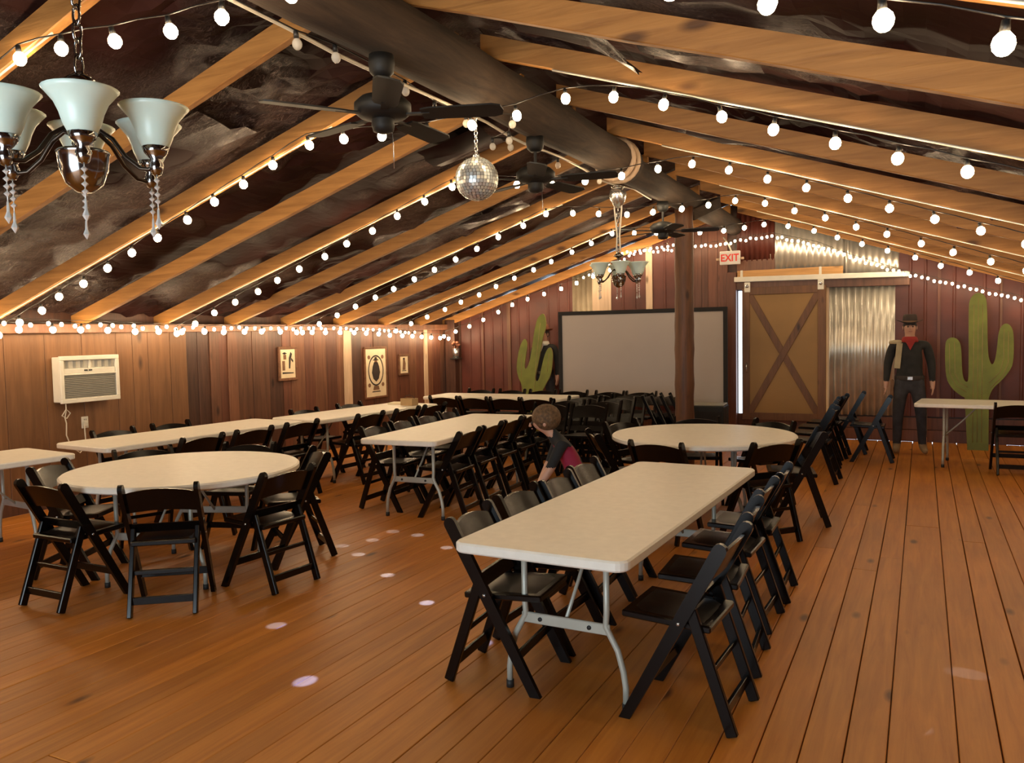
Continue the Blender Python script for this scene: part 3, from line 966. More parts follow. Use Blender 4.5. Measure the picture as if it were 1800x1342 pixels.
cactus('cactus_cutout', CL, (-5.75, 12.2, 0), R(-3), 'olive green cactus cutout leaning by the screen before a cowboy figure', [[(-5.76, .3), (-5.70, 1.2), (-5.63, 1.8)], [(-5.97, .9), (-5.97, 1.3)], [(-5.5, 1.0), (-5.47, 1.3)]], -5.75)

# ------------------------------------------------------------------ air conditioner, outlet, posters, can of flowers
a = thing('air_conditioner', 'cream window air conditioner mounted on the plywood wall', 'air conditioner', (XL, 5.50, 1.03))
AW, AH, AD = .66, .47, .13
obj('body', MB().box((AD / 2 - .012, 0, AH / 2), (AD - .02, AW - .02, AH - .02), bev=.006), 'white', a)
for (c, q) in (((AD, 0, AH - .022), (.03, AW, .044)), ((AD, 0, .022), (.03, AW, .044)), ((AD, -AW / 2 + .02, AH / 2), (.03, .04, AH - .088)), ((AD, AW / 2 - .02, AH / 2), (.03, .04, AH - .088)), ((AD, 0, .285), (.028, AW - .08, .016))):
    obj('bezel', MB().box(c, q, bev=.004), 'white', a)
gr = obj('intake_grille', MB().box((AD - .012, 0, .158), (.012, AW - .09, .235)), 'acgrey', a)
for k in range(13):
    obj('slat', MB().box((AD + .001, 0, .05 + k * .018), (.012, AW - .09, .008)), 'acgrey', gr)
obj('control_strip', MB().box((AD - .002, 0, .318), (.014, AW - .09, .048), bev=.002), 'white', a)
for q in (-.05, .0):
    obj('button', MB().box((AD + .008, q, .322), (.006, .035, .014)), 'dark', a)
vt = obj('vent_recess', MB().box((AD - .03, 0, .385), (.01, AW - .09, .075)), 'dark', a)
for q in (-.24, -.16, -.08, .08, .16, .24):
    obj('vane', MB().box((AD - .014, q, .385), (.03, .006, .07), Matrix.Rotation(R(35), 3, 'Z')), 'acgrey', vt)
obj('divider', MB().box((AD - .004, 0, .385), (.02, .018, .08)), 'white', a)
cord = [(.10, -.26, 0), (.10, -.26, -.06), (.09, -.30, -.12), (.09, -.25, -.15), (.09, -.21, -.10), (.09, -.25, -.06), (.09, -.27, -.14), (.08, -.25, -.20), (.07, -.25, -.32), (.06, -.20, -.44), (.05, -.10, -.52), (.04, -.02, -.46), (.03, -.02, -.30), (.03, -.02, -.22)]
obj('power_cord', MB().tube(cord, .006, 6), 'wire', a)
o_ = thing('wall_outlet', 'small white wall outlet with a plug below the air conditioner', 'outlet', (XL, 5.51, .75))
obj('cover_plate', MB().box((-.004, 0, .06), (.012, .075, .12), bev=.003), 'white', o_)
obj('plug', MB().box((.014, -.005, .045), (.03, .04, .05), bev=.005), 'white', o_)
for q in (-.01, .01):
    obj('slot', MB().box((.003, q, .09), (.003, .004, .014)), 'dark', o_)

def poster(y0, y1, z0, z1, label, shapes):
    t = thing('framed_poster', label, 'poster', (XL, (y0 + y1) / 2, z0))
    w, h = y1 - y0, z1 - z0
    f = .035 if w < .45 else .03
    obj('paper', MB().box((.004, 0, h / 2), (.008, w - f, h - f)), 'paper', t)
    for (c, q) in (((.006, 0, h - f / 2), (.026, w, f)), ((.006, 0, f / 2), (.026, w, f)), ((.006, -w / 2 + f / 2, h / 2), (.026, f, h - 2 * f)), ((.006, w / 2 - f / 2, h / 2), (.026, f, h - 2 * f))):
        obj('frame', MB().box(c, q, bev=.003), 'frame', t)
    for mat, poly in shapes:
        obj('print', MB().prism([((a - .5) * w, b_ * h) for a, b_ in poly], .002, 'x', (.0095, 0, 0)), mat, t)
def oval(cx, cy, rx, ry, n=20): return [(cx + rx * cos(2 * pi * k / n), cy + ry * sin(2 * pi * k / n)) for k in range(n)]
def ringp(cx, cy, rx, ry, th):
    a = oval(cx, cy, rx, ry, 28)
    return [[a[k], a[(k + 1) % 28], (cx + (a[(k + 1) % 28][0] - cx) * (1 - th), cy + (a[(k + 1) % 28][1] - cy) * (1 - th)), (cx + (a[k][0] - cx) * (1 - th), cy + (a[k][1] - cy) * (1 - th))] for k in range(28)]
poster(8.36, 8.72, 1.06, 1.52, 'small framed poster of a standing figure and a horse, alone on its board', [
    ('ink', oval(.33, .80, .08, .035)), ('ink', [(.22, .79), (.46, .79), (.46, .81), (.22, .81)]), ('ink2', [(.27, .62), (.42, .62), (.42, .76), (.27, .76)]), ('ink2', [(.2, .3), (.34, .3), (.34, .58), (.2, .58)]),
    ('ink', [(.55, .35), (.62, .35), (.66, .6), (.74, .78), (.66, .84), (.56, .66)]), ('ink', [(.70, .66), (.80, .58), (.78, .52), (.68, .6)]), ('ink', [(.2, .2), (.8, .2), (.8, .23), (.2, .25)])])
poster(10.24, 10.83, .66, 1.47, 'tall framed poster of a hatted figure in an ornate oval', [
    ('ink', [(.42, .70), (.58, .70), (.64, .62), (.68, .50), (.62, .38), (.5, .32), (.38, .38), (.32, .50), (.36, .62)]), ('ink', [(.36, .735), (.64, .735), (.60, .755), (.40, .755)]), ('ink', [(.43, .75), (.57, .75), (.54, .80), (.46, .80)]), ('ink2', oval(.5, .71, .06, .04)),
    ('ink', [(.3, .12), (.7, .12), (.66, .14), (.34, .14)]), ('ink2', [(.36, .16), (.64, .16), (.6, .24), (.4, .24)])] + [('ink', q) for q in ringp(.5, .54, .34, .30, .10)] + [('ink2', oval(.2, .8, .06, .04, 10)), ('ink2', oval(.8, .8, .06, .04, 10)), ('ink2', oval(.2, .26, .06, .04, 10)), ('ink2', oval(.8, .26, .06, .04, 10))])
poster(11.17, 11.47, .98, 1.33, 'smallest framed poster, nearest the corner with the flower can', [
    ('ink2', [(.34, .25), (.62, .25), (.66, .55), (.55, .80), (.42, .78), (.38, .5)]), ('ink', oval(.5, .78, .10, .05)), ('ink', [(.3, .2), (.7, .2), (.7, .23), (.3, .23)])])
fc = thing('flower_can', 'small galvanised can of dried flowers hung on the corner post', 'flower can', (-7.46, 12.63, 1.22))
tag(obj('corner_post', MB().box((-7.58, 12.70, .95), (.20, .16, 1.9), bev=.008), 'dkboard'), 'dark corner post where the two walls meet', kind='structure')
obj('can', MB().lathe([(0, 0), (.058, 0), (.062, .17), (.057, .17), (.054, .01), (0, .01)], 18), 'silver', fc)
obj('bracket', MB().box((0, .0, -.012), (.16, .16, .02), bev=.003), 'dark', fc)
for k in range(7):
    a_ = k * 2.4
    st = obj('stem', MB().tube([(.02 * cos(a_), .02 * sin(a_), .05), (.05 * cos(a_), .05 * sin(a_), .22)], .003, 5), 'flower', fc)
    obj('blossom', MB().sphere((.055 * cos(a_), .055 * sin(a_), .235 + .02 * (k % 3)), .032, 8, 6, (1, 1, .8)), 'flower', st)

# ------------------------------------------------------------------ exit sign
e = thing('exit_sign', 'white exit sign with red letters hung above the barn door post', 'exit sign', (-2.585, YB - .30, 2.60))
obj('housing', MB().box((0, 0, .105), (.30, .05, .20), bev=.006), 'signwhite', e)
cu = bpy.data.curves.new('exit_letters', 'FONT')
cu.body = 'EXIT'; cu.size = .15; cu.extrude = .003; cu.align_x = 'CENTER'; cu.offset = .003
cu.materials.append(M['signred'])
tmp = link('letters_src', cu)
bpy.context.view_layer.update()
lm = bpy.data.meshes.new_from_object(tmp.evaluated_get(bpy.context.evaluated_depsgraph_get()))
bpy.data.objects.remove(tmp)
lm.materials.clear(); lm.materials.append(M['signred'])
t_ = link('lettering', lm, e, (0, -.027, .055), (R(90), 0, 0))
t_.scale = (.88, 1, 1)
for q in (-1, 1):
    obj('lamp_arm', MB().lathe([(.0, -.03), (.018, -.03), (.018, .03), (0, .03)], 10, (q * .175, 0, .09), rot=Matrix.Rotation(R(90), 3, 'Y')), 'pale', e)
obj('conduit', MB().tube([(.02, 0, .2), (-.02, 0, .30), (-.10, .02, .42)], .012, 6), 'white', e)
obj('mount', MB().bar((0, .02, .12), (0, .29, .12), .03, .03), 'pale', e)

# ------------------------------------------------------------------ ceiling fans
def fan(x, y, ztop, drop, rz, label):
    t = thing('ceiling_fan', label, 'ceiling fan', (x, y, ztop), rz, 'ceiling fans under the ridge log')
    obj('canopy', MB().lathe([(0, .04), (.062, .04), (.066, .0), (.060, -.045), (.035, -.07), (0, -.07)], 20), 'black', t)
    obj('downrod', MB().lathe([(.012, -.06), (.012, -drop + .06)], 10), 'black', t)
    z = -drop
    obj('motor_housing', MB().lathe([(0, z + .075), (.05, z + .07), (.11, z + .05), (.142, z + .02), (.142, z - .02), (.115, z - .045), (.06, z - .055), (0, z - .055)], 24), 'black', t)
    sw = obj('switch_housing', MB().lathe([(.055, z - .05), (.058, z - .085), (.05, z - .115), (.02, z - .125), (0, z - .125)], 18), 'black', t)
    obj('pull_chain', MB().tube([(.045, 0, z - .10), (.05, 0, z - .2), (.05, 0, z - .30)], .0025, 5), 'silver', sw)
    for k in range(5):
        a = 2 * pi * k / 5
        rot = Matrix.Rotation(a, 3, 'Z')
        arm = MB().box(rot @ Vector((.17, 0, z - .035)), (.14, .035, .008), rot)
        b_ = obj('blade_arm', arm, 'black', t)
        pts = [(.20, -.05), (.24, -.062), (.56, -.068), (.60, -.05), (.61, 0), (.60, .05), (.56, .068), (.24, .062), (.20, .05)]
        tilt = Matrix.Rotation(R(-10), 3, 'X')
        mbx = MB().prism(pts, .008, 'z')
        mbx.v = [tuple(rot @ (tilt @ Vector(v)) + Vector((0, 0, z - .035))) for v in mbx.v]
        obj('blade', mbx, 'black', b_)
    return t
fan(-2.43, 3.45, 3.00, .22, R(20), 'black ceiling fan closest to the camera, beside the mirror ball')
fan(-2.52, 5.46, 3.02, .24, R(8), 'black ceiling fan between the mirror ball and the metal straps')
fan(-2.58, 8.93, 3.02, .25, R(14), 'black ceiling fan farthest away at the ridge post')

# ------------------------------------------------------------------ mirror ball
BR = .137
ball = thing('mirror_ball', 'mirrored disco ball hanging on a chain from the ridge log', 'mirror ball', (-2.55, 4.63, 2.627))
obj('core', MB().sphere((0, 0, 0), BR - .004, 24, 16), 'dark', ball)
rn = random.Random(11)
tiles = [[], [], []]
rows = 20
for i in range(rows):
    th = pi * (i + .5) / rows
    n = max(4, int(2 * pi * sin(th) * BR / .0225))
    for j in range(n):
        ph = 2 * pi * j / n
        c = Vector((sin(th) * cos(ph), sin(th) * sin(ph), cos(th)))
        e1 = Vector((-sin(ph), cos(ph), 0)); e2 = c.cross(e1)
        c2 = (c + Vector((rn.uniform(-.05, .05), rn.uniform(-.05, .05), rn.uniform(-.05, .05)))).normalized()
        e1 = (e1 - c2 * e1.dot(c2)).normalized(); e2 = c2.cross(e1)
        h = .0098
        tiles[rn.randrange(3)].append([c * BR + e1 * (h * a) + e2 * (h * b_) for a, b_ in ((-1, -1), (1, -1), (1, 1), (-1, 1))])
M['mir0'] = plain('mirror_tile', (.85, .90, .92), .25, .7, .05)
M['mir1'] = plain('mirror_tile_warm', (.82, .82, .76), .3, .6, .05)
M['mir2'] = plain('mirror_tile_dull', (.55, .60, .62), .4, .5, .05)
for k in range(3):
    mbx = MB()
    for q in tiles[k]:
        mbx.add(q, [(0, 1, 2, 3)])
    tag(obj('mirror_tiles', mbx, 'mir%d' % k, ball), kind='stuff')
def chain_links(z0, z1, n, r=.011, w=.0025):
    mbx = MB()
    h = (z1 - z0) / n
    for k in range(n):
        zc = z0 + h * (k + .5)
        pts = []
        for q in range(10):
            a = 2 * pi * q / 10
            u = r * cos(a)
            pts.append(((u, 0, zc + h * .66 * sin(a)) if k % 2 else (0, u, zc + h * .66 * sin(a))))
        mbx.tube(pts, w, 5, closed=True)
    return mbx
obj('cap', MB().lathe([(0, BR + .02), (.02, BR + .02), (.026, BR - .006), (0, BR - .006)], 12), 'silver', ball)
obj('chain', chain_links(BR + .015, .425, 11), 'silver', ball)
# glints thrown onto the floor by the mirror tiles
glint = [(-2.7, 4.15, 1.0), (-3.26, 4.53, .8), (-3.28, 3.47, .45), (-2.62, 2.95, .7), (-3.78, 4.89, .6), (-4.05, 5.04, .4), (-3.94, 5.28, .4), (-3.69, 5.56, .5), (-3.26, 5.31, .6), (-.04, 3.64, .22), (-3.95, 5.58, .3), (-2.07, 3.72, .4), (.2, 4.3, .15)]
for (gx, gy, gs) in glint:
    dv = Vector((gx, gy, 0)) - Vector((-2.55, 4.63, 2.627))
    L_ = dv.length
    dn = dv.normalized()
    sl = bpy.data.lights.new('mirror_glint', 'SPOT')
    sl.energy = 3000 * gs * (L_ / 2.7) ** 2
    sl.color = (.07, .17, 1.0)
    sl.spot_size = R(2.3)
    sl.spot_blend = .5
    sl.shadow_soft_size = .008
    so = link('mirror_glint', sl, ball, dn * (BR + .02))
    so.rotation_euler = dn.to_track_quat('-Z', 'Y').to_euler()

# ------------------------------------------------------------------ chandeliers
def chandelier(loc, top, a0, label, cords=False):
    t = thing('chandelier', label, 'chandelier', loc, 0, 'six-arm chandeliers')
    dz = top - loc[2]
    obj('bowl', MB().lathe([(0, -.115), (.02, -.112), (.048, -.09), (.062, -.05), (.066, -.01), (.070, -.006), (.066, 0), (0, .0)], 24), 'chrome', t)
    obj('stem', MB().lathe([(.02, 0), (.028, .02), (.016, .05), (.024, .075), (.014, .10), (.012, .15), (.022, .165), (.045, .178), (.05, .185), (.03, .20), (.01, .215), (0, .215)], 18), 'chrome', t)
    obj('chain', chain_links(.21, dz, max(6, int((dz - .2) / .045)), .013, .004), 'chrome', t)
    obj('canopy', MB().lathe([(0, dz - .035), (.03, dz - .03), (.06, dz - .005), (.062, dz + .01), (0, dz + .01)], 18), 'chrome', t)
    if cords:
        obj('globe', MB().lathe([(0, dz - .20), (.03, dz - .19), (.065, dz - .13), (.082, dz - .075), (.07, dz - .03), (.03, dz - .01), (0, dz - .01)], 18), 'silver', t)
        for q in (-1, 1):
            obj('cord', MB().tube([(q * .03, .01, dz), (q * .035, 0, dz * .75), (q * .012, 0, dz * .45), (q * .02, 0, .22)], .008, 6), 'wire', t)
    r = .205
    for k in range(6):
        a = R(a0 + 60 * k)
        c, s_ = cos(a), sin(a)
        prof = [(.015, .04), (.05, .055), (.085, .03), (.12, -.02), (.16, -.052), (.185, -.055), (r, -.035), (r, -.01)]
        arm = obj('arm', MB().tube([(p * c, p * s_, z) for p, z in prof], .0065, 7), 'bronze', t)
        cx, cy = r * c, r * s_
        obj('cup', MB().lathe([(0, -.075), (.012, -.07), (.020, -.045), (.014, -.03), (.03, -.012), (.036, .004), (.03, .008), (0, .008)], 14, (cx, cy, 0)), 'chrome', arm)
        pr = [(.028, .002), (.036, .008), (.046, .03), (.053, .055), (.064, .08), (.082, .102), (.091, .112), (.088, .114), (.078, .104), (.060, .082), (.049, .057), (.042, .032), (.030, .012), (.0, .010)]
        obj('shade', MB().lathe(pr, 24, (cx, cy, 0)), 'shade', arm)
        mbx = MB()
        z = -.078
        mbx.tube([(cx, cy, z + .01), (cx, cy, z - .12)], .0015, 4)
        for q in range(4):
            mbx.lathe([(0, z), (.009, z - .008), (0, z - .017)], 6, (cx, cy, 0), smooth=False); z -= .019
        mbx.lathe([(0, z - .002), (.003, z - .012), (.004, z - .035), (.010, z - .05), (0, z - .066)], 6, (cx, cy, 0), smooth=False)
        obj('crystal_drop', mbx, 'crystal', arm)
    return t
chandelier((-2.075, 1.52, 2.165), 3.18, -36, 'chandelier with frosted bell shades and crystal drops, close to the camera')
chandelier((-2.54, 7.32, 2.16), 2.98, -66, 'small-looking chandelier with frosted bell shades hanging far off before the screen', True)

# ------------------------------------------------------------------ string lights
bulb_me = MB().sphere((0, 0, -.062), .029, 8, 6, (1, 1, 1.12)).mesh('bulb', 'bulb')
sock_me = MB().lathe([(0, -.002), (.011, -.002), (.014, -.036), (0, -.036)], 8).mesh('socket', 'dark')
mini_me = MB().sphere((0, 0, -.03), .018, 6, 5, (1, 1, 1.2)).mesh('mini_bulb', 'mini')
msock_me = MB().lathe([(0, 0), (.006, 0), (.006, -.016), (0, -.016)], 6).mesh('mini_socket', 'dark')
clear_me = MB().sphere((0, 0, -.062), .024, 10, 8, (1, 1, 1.15)).mesh('clear_bulb', 'clear')

def walk(pts, step, start=0.0):
    pts = [Vector(p) for p in pts]
    out = []; acc = -start
    nxt = 0.0
    tot = 0.0
    for a, b_ in zip(pts, pts[1:]):
        L_ = (b_ - a).length
        while nxt <= tot + L_:
            out.append(a.lerp(b_, (nxt - tot) / L_)); nxt += step
        tot += L_
    return out

def light_string(name, pts, step, label, bm=bulb_me, sm=sock_me, cable='bwire', r=.004, jit=.012, wires=(), group='strings of lit bulbs'):
    t = thing(name, label, 'string lights', pts[0], 0, group)
    o0 = Vector(pts[0])
    pos = walk(pts, step)
    path = []
    for i, p in enumerate(pos):
        path.append(p - o0)
        if i + 1 < len(pos):
            path.append((p + pos[i + 1]) / 2 - o0 - Vector((0, 0, -.006)))
    obj('cable', MB().tube(path, r, 5), cable, t)
    for w_ in wires:
        obj('wire', MB().tube([Vector(p) - o0 for p in w_], .0065, 5), 'wire', t)
    for p in pos:
        q = p - o0 + Vector((0, random.uniform(-jit, jit), random.uniform(-jit, 0)))
        b_ = link('bulb', bm, t, q, (random.uniform(-.2, .2), random.uniform(-.2, .2), 0))
        link('socket', sm, b_)
    return t

def cross_string(yl, yr, label, wire=True, left=True, xr_end=2.35):
    """left eave, up the rafter, under the ridge log, down the opposite rafter"""
    def zl(x): return under(x) + .015 - .09 * (X0 - x) / 3.5
    def zr(x): return under(x) + .015 - .09 * (x - X0) / 3.5
    pts = []
    if left:
        pts += [(-7.35, yl, zl(-7.35)), (-5.6, yl, zl(-5.6)), (-3.78, yl, 3.03), (-3.4, yl, 3.02)]
    else:
        pts += [(-3.6, yl, 3.04)]
    ym = (yl + yr) / 2
    pts += [(-2.95, ym, 3.00), (-2.35, ym, 3.00), (-2.0, yr, 3.08), (-1.75, yr, 3.10), (-1.3, yr, zr(-1.3)), (.5, yr, zr(.5)), (xr_end, yr, zr(xr_end))]
    w_ = []
    if wire:
        if left: w_.append([(-7.5, yl + .05, under(-7.5) - .004), (-3.6, yl + .05, under(-3.6) - .004)])
        w_.append([(-2.0, yr + .03, under(-2.0) - .004), (2.4, yr + .03, under(2.4) - .004)])
    return light_string('string_lights', pts, .315, label, wires=w_)
cross_string(2.46, 2.54, 'string of lit bulbs over the near chandelier, closest to the camera')
cross_string(4.46, 4.57, 'string of lit bulbs crossing behind the closest fan')
cross_string(6.40, 6.88, 'string of lit bulbs crossing just beyond the mirror ball')
cross_string(8.45, 9.10, 'string of lit bulbs crossing in front of the ridge post')
cross_string(10.62, 11.38, 'string of lit bulbs crossing last before the gable wall')
# gable and eave
light_string('string_lights', [(-7.55, 12.35, 1.68), (-6.9, 12.3, 1.86), (-6.1, 12.3, 2.2), (-4.9, 12.3, 2.52), (-4.0, 12.3, 2.80)], .30, 'string of lit bulbs climbing the last rafter above the leaning cactus')
light_string('string_lights', [(-7.44, YF + .5, 1.72), (-7.44, 4.7, 1.83), (-7.44, 6.5, 1.80), (-7.44, 9.5, 1.77), (-7.44, 11.0, 1.70), (-7.5, 12.5, 1.63)], .31, 'string of large lit bulbs along the eave above the air conditioner')
light_string('mini_string_lights', [(-7.36, 2.5, 1.79), (-7.36, 4.7, 1.86), (-7.36, 6.5, 1.81), (-7.36, 9.5, 1.79), (-7.36, 11.2, 1.73)], .135, 'strand of mini lights tangled along the eave above the air conditioner', mini_me, msock_me, 'bwire', .003, .03, group='mini light strands')
light_string('mini_string_lights', [(-4.3, 12.55, 2.93), (-3.7, 12.55, 2.93), (-3.3, 12.55, 2.93), (-2.6, 12.5, 2.97), (-2.0, 12.5, 3.04), (-1.35, 12.5, 2.86), (-.9, 12.5, 2.65), (-.16, 12.5, 2.37), (.53, 12.5, 2.17), (1.2, 12.5, 1.98), (2.2, 12.5, 1.7)], .075, 'dense strand of mini lights across the gable above the barn door', mini_me, msock_me, 'bwire', .003, .035, group='mini light strands')
light_string('mini_string_lights', [(-4.9, 12.4, 2.56), (-4.4, 12.45, 2.75), (-4.0, 12.5, 2.93), (-3.4, 12.5, 3.0)], .09, 'short strand of mini lights above the far chandelier', mini_me, msock_me, 'bwire', .003, .03, group='mini light strands')
# unlit bulbs along the ridge log
tu = thing('string_lights', 'string of unlit clear bulbs looping along the ridge log', 'string lights', (-2.66, 2.6, 3.05))
pos = [(-2.62, 2.6, 3.08), (-2.62, 3.04, 3.07), (-2.60, 3.3, 3.08), (-2.66, 4.0, 3.10), (-2.68, 4.35, 3.07), (-2.66, 4.7, 3.07), (-2.34, 4.73, 3.03), (-2.5, 5.0, 3.0), (-2.80, 5.33, 3.06), (-2.70, 5.42, 3.06), (-2.66, 6.2, 3.06), (-2.6, 7.0, 3.05)]
obj('cable', MB().tube([Vector(p) - Vector((-2.66, 2.6, 3.05)) for p in pos], .0035, 5), 'bwire', tu)
for p in pos[1:]:
    b_ = link('bulb', clear_me, tu, Vector(p) - Vector((-2.66, 2.6, 3.05)), (.25, .1, 0))
    link('socket', sock_me, b_)
# white supply cable that feeds the fans
cp = []
for (y, dx, dz) in ((-1.0, 0, 0), (2.4, 0, 0), (3.0, .0, -.01), (3.34, .01, -.03), (3.58, .01, -.03), (4.3, -.02, .0), (5.0, -.01, 0), (5.34, .0, -.03), (5.6, .0, -.03), (6.3, -.02, .01), (6.9, -.02, .0), (7.3, -.02, -.03), (7.6, -.005, -.02), (8.2, .02, .02), (8.8, .02, .0)):
    cp.append((-2.43 - .1 * (y + 2.6) / 10.15 - .150 + dx, y, 3.22 - .140 + dz))
tag(obj('supply_cable', MB().tube(cp, .010, 6), 'wire'), 'white electric cable running along the ridge log between the fans', 'cable')

# ------------------------------------------------------------------ people and figures
def skin_body(name, verts, edges, radii, parent, matfn, mats, loc=(0, 0, 0), sub=3):
    me = bpy.data.meshes.new(name)
    me.from_pydata(verts, edges, [])
    o = bpy.data.objects.new(name + '_src', me)
    COL.objects.link(o)
    md = o.modifiers.new('skin', 'SKIN')
    md.use_smooth_shade = True
    for i, v in enumerate(me.skin_vertices[0].data):
        r = radii[i]
        v.radius = (r, r) if not isinstance(r, tuple) else r
        v.use_root = (i == 0)
    sd = o.modifiers.new('sub', 'SUBSURF'); sd.levels = sub; sd.render_levels = sub
    dg = bpy.context.evaluated_depsgraph_get()
    dg.update()
    nm = bpy.data.meshes.new_from_object(o.evaluated_get(dg))
    nm.name = name
    bpy.data.objects.remove(o)
    nm.materials.clear()
    for q in mats: nm.materials.append(M[q])
    for p in nm.polygons:
        p.use_smooth = True
        p.material_index = matfn(p.center)
    return link(name, nm, parent, loc)

def hand(verts, edges, radii, wrist, d, side, s=1.0):
    """palm, four fingers and a thumb hanging along direction d from the wrist vertex index"""
    w = Vector(verts[wrist]); d = Vector(d).normalized(); sd = Vector(side).normalized()
    fw = d.cross(sd)
    def add(p, r, par):
        verts.append(tuple(p)); radii.append(r); edges.append((par, len(verts) - 1)); return len(verts) - 1
    palm = add(w + d * .055 * s, (.032 * s, .018 * s), wrist)
    for k, (off, L_) in enumerate(((-.028, .060), (-.009, .070), (.010, .066), (.027, .052))):
        a = add(w + d * .095 * s + sd * off * s, .0088 * s, palm)
        b2 = add(w + d * (.095 + L_ * .6) * s + sd * off * s + fw * .006 * s, .008 * s, a)
        add(w + d * (.095 + L_) * s + sd * off * .95 * s + fw * .018 * s, .0065 * s, b2)
    a = add(w + d * .045 * s - sd * .040 * s + fw * .012 * s, .0095 * s, palm)
    add(w + d * .085 * s - sd * .052 * s + fw * .022 * s, .0075 * s, a)

def figure(loc, rz, label, top, pants, kerchief, hatmat, vest, lean=0, name='cowboy_figure'):
    t = thing(name, label, 'figure', loc, rz)
    # faces -y
    V = [(0, 0, .93), (0, 0, 1.05), (0, .005, 1.20), (0, .01, 1.36), (0, .01, 1.45), (0, 0, 1.52),
         (-.19, .01, 1.40), (-.25, .02, 1.16), (-.27, -.03, .92), (.19, .01, 1.40), (.25, .02, 1.16), (.26, -.02, .92),
         (-.10, 0, .86), (-.13, -.01, .48), (-.14, .02, .09), (-.16, -.12, .035), (.10, 0, .86), (.14, -.02, .48), (.16, .02, .09), (.19, -.11, .035),
         (0, -.015, 1.60), (0, -.02, 1.66)]
    E_ = [(0, 1), (1, 2), (2, 3), (3, 4), (4, 5), (3, 6), (6, 7), (7, 8), (3, 9), (9, 10), (10, 11), (0, 12), (12, 13), (13, 14), (14, 15), (0, 16), (16, 17), (17, 18), (18, 19), (5, 20), (20, 21)]
    rd = [(.16, .115), (.155, .11), (.165, .115), (.15, .10), .062, .055, .066, .056, .036, .066, .056, .036, .098, .070, .052, .036, .098, .070, .052, .036, (.078, .092), (.072, .085)]
    hand(V, E_, rd, 8, (-.05, -.12, -1), (0, -1, 0))
    hand(V, E_, rd, 11, (.05, -.12, -1), (0, -1, 0))
    def mf(c):
        ax = abs(c.x)
        if c.z > 1.485: return 2
        if c.z < .13: return 3
        if ax > .20 and c.z < .935: return 2
        if c.z < .955 and ax < .25: return 1
        return 0
    skin_body('body', V, E_, rd, t, mf, (top, pants, 'skin', 'boot'))
    # face
    for q in (-1, 1):
        obj('eye', MB().sphere((q * .028, -.103, 1.625), .009, 8, 6), 'ink', t)
        obj('ear', MB().sphere((q * .078, .0, 1.61), .022, 8, 6, (.4, .7, 1.2)), 'skin', t)
        obj('eyebrow', MB().box((q * .028, -.106, 1.643), (.032, .008, .007)), 'ink', t)
    obj('nose', MB().lathe([(.004, .03), (.010, .01), (.016, -.008), (.0, -.014)], 8, (0, -.108, 1.60)), 'skin', t)
    obj('mouth', MB().box((0, -.104, 1.565), (.042, .008, .006)), 'lip', t)
    obj('hair', MB().sphere((0, .022, 1.63), .088, 14, 10, (.95, 1, 1.0)), 'ink', t)
    # hat
    n = 24; vs = []; fs = []
    for k in range(n):
        a = 2 * pi * k / n
        curl = .035 * cos(a) ** 2
        for (r, z) in ((.075, 1.675), (.15, 1.672 + curl)):
            vs.append((r * cos(a), r * sin(a) * 1.1, z)); vs.append((r * cos(a), r * sin(a) * 1.1, z + .007))
    for k in range(n):
        o = k * 4; p = ((k + 1) % n) * 4
        fs += [(o, p, p + 2, o + 2), (o + 1, o + 3, p + 3, p + 1), (o + 2, p + 2, p + 3, o + 3)]
    ht = obj('hat_brim', MB().add(vs, fs, True), hatmat, t)
    obj('hat_crown', MB().lathe([(.086, 1.675), (.084, 1.72), (.078, 1.765), (.062, 1.782), (.02, 1.772), (0, 1.77)], 20), hatmat, ht)
    obj('hat_band', MB().lathe([(.0875, 1.68), (.0865, 1.70)], 20), 'ink2', ht)
    # neckerchief
    obj('neckerchief', MB().lathe([(.07, 1.50), (.088, 1.485), (.094, 1.46), (.105, 1.43), (.08, 1.425)], 16), kerchief, t)
    obj('kerchief_knot', MB().prism([(-.06, .05), (.06, .05), (.0, -.07)], .03, 'y', (0, -.105, 1.40)), kerchief, t)
    # vest / poncho panels
    if vest:
        for q in (-1,):
            obj('vest_panel', MB().bar((q * .12, -.10, 1.42), (q * .15, -.125, 1.10), .07, .012, up=(0, 1, 0), bev=.004), vest, t)
            obj('shoulder_yoke', MB().sphere((q * .15, .01, 1.425), .085, 10, 8, (1.1, .9, .42)), vest, t)
    # belt with buckle and holster
    bl = obj('belt', MB().lathe([(.163, .0), (.168, .01), (.168, .05), (.163, .06)], 24), 'ink', t)
    bl.location = (0, 0, .945); bl.scale = (1.04, .76, 1)
    obj('buckle', MB().box((0, -.175, .03), (.06, .012, .045), bev=.004), 'silver', bl)
    obj('holster', MB().box((-.20, -.01, .84), (.035, .09, .22), Matrix.Rotation(R(8), 3, 'X'), bev=.01), 'ink2', t)
    return t
M['boot'] = plain('tan_boot', (.26, .17, .08), .5, 0, .15)
M['lip'] = plain('lip', (.30, .10, .08), .5)
M['shirt'] = plain('dark_shirt', (.016, .015, .014), .85, 0, .3, 12)
M['jeans'] = plain('dark_trousers', (.035, .033, .038), .85, 0, .3, 12)
M['kerchief'] = plain('red_bandana', (.30, .020, .016), .8, 0, .2)
M['hat'] = plain('dark_hat_felt', (.040, .026, .020), .85, 0, .2)
M['hat2'] = plain('red_brown_hat_felt', (.24, .085, .045), .85, 0, .2)
M['vest'] = plain('pale_vest', (.40, .33, .20), .8, 0, .1)
M['hair'] = plain('light_brown_hair', (.115, .060, .024), .7, 0, .5, 45, bump=.6)
M['tee'] = plain('black_tee', (.010, .010, .011), .85)
M['magenta'] = plain('dark_red_cloth', (.28, .012, .045), .7, 0, .15)
M['denim'] = plain('blue_denim', (.022, .030, .050), .85, 0, .2, 20)
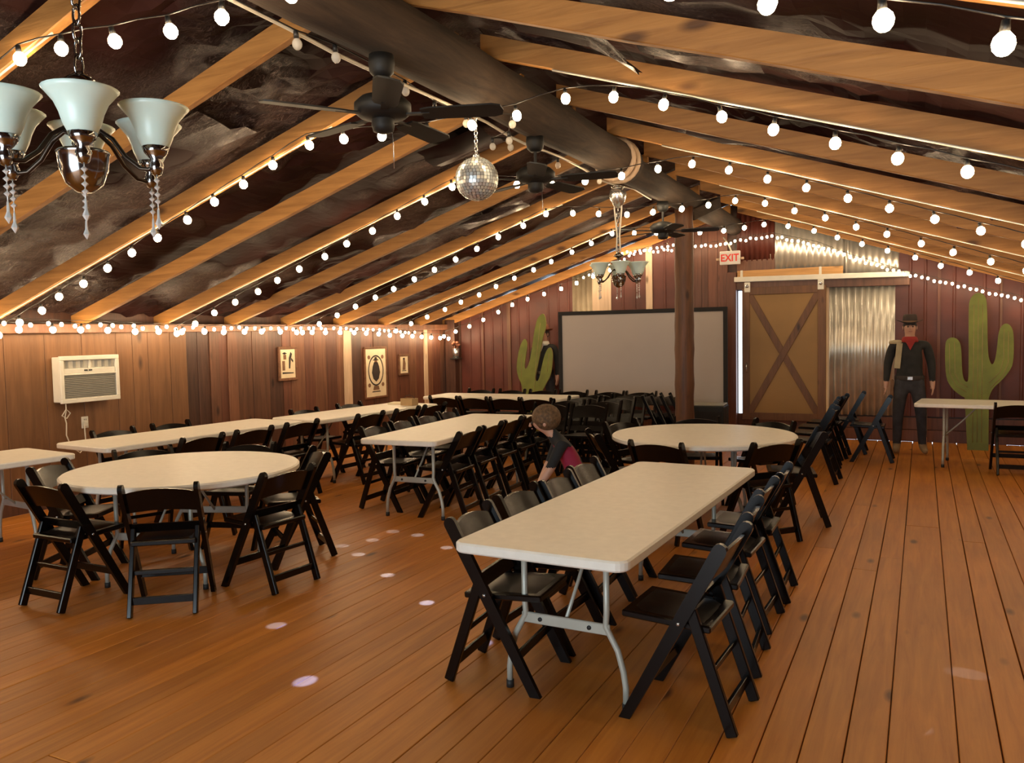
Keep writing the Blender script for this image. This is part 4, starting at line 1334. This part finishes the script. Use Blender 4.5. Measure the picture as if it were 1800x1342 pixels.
figure((-.14, 11.55, 0), R(4), 'life-size cowboy figure in dark shirt, red bandana and hat by the corrugated panel', 'shirt', 'jeans', 'kerchief', 'hat', 'vest')
figure((-5.66, 12.48, 0), R(-8), 'life-size cowboy figure in a red-brown hat half hidden behind the leaning cactus', 'shirt', 'jeans', 'white', 'hat2', None)

# child bending forward between the tables: faces the poster wall and looks down
ct = thing('person', 'child in a black and red top bending forward behind the closest rectangular table', 'person', (-2.27, 5.50, 0), R(-62))
# local: faces -y
V = [(0, .02, .56), (0, 0, .66), (0, -.05, .76), (0, -.11, .86), (0, -.155, .905), (0, -.19, .935), (0, -.225, .985), (0, -.235, 1.03),
     (-.125, -.10, .84), (-.15, -.17, .66), (-.145, -.25, .50), (.125, -.10, .84), (.15, -.19, .66), (.14, -.29, .52),
     (-.065, .03, .52), (-.075, .01, .29), (-.08, .04, .06), (-.085, -.06, .025), (.065, .03, .52), (.08, .0, .29), (.085, .05, .06), (.095, -.05, .025)]
E_ = [(0, 1), (1, 2), (2, 3), (3, 4), (4, 5), (5, 6), (6, 7), (3, 8), (8, 9), (9, 10), (3, 11), (11, 12), (12, 13), (0, 14), (14, 15), (15, 16), (16, 17), (0, 18), (18, 19), (19, 20), (20, 21)]
rd = [(.105, .08), (.10, .078), (.105, .078), (.10, .07), .044, .042, (.074, .086), (.070, .080), .046, .036, .025, .046, .036, .025, .066, .048, .034, .026, .066, .048, .034, .026]
hand(V, E_, rd, 10, (0, -.25, -1), (1, 0, 0), .72)
hand(V, E_, rd, 13, (0, -.25, -1), (1, 0, 0), .72)
def mfc(c):
    if (c.y < -.155 and c.z > .885): return 2
    if abs(c.x) > .095 and c.z < .68: return 2
    if c.z < .07: return 3
    if c.z < .575: return 1
    if c.x > .045 and c.z > .60 and c.z < .82 and abs(c.x) < .13: return 4
    return 0
skin_body('body', V, E_, rd, ct, mfc, ('tee', 'denim', 'skin', 'rubber', 'magenta'))
obj('hair', MB().sphere((0, -.196, 1.022), .106, 18, 12, (.90, 1.02, .95)), 'hair', ct)
for q in (-1, 1):
    obj('ear', MB().sphere((q * .080, -.215, .985), .020, 8, 6, (.4, .7, 1.1)), 'skin', ct)
    obj('eye', MB().sphere((q * .028, -.302, .985), .008, 8, 6), 'ink', ct)
obj('nose', MB().lathe([(.004, .02), (.009, .005), (.012, -.006), (0, -.01)], 8, (0, -.316, .965)), 'skin', ct)
obj('mouth', MB().box((0, -.302, .942), (.034, .008, .005)), 'lip', ct)
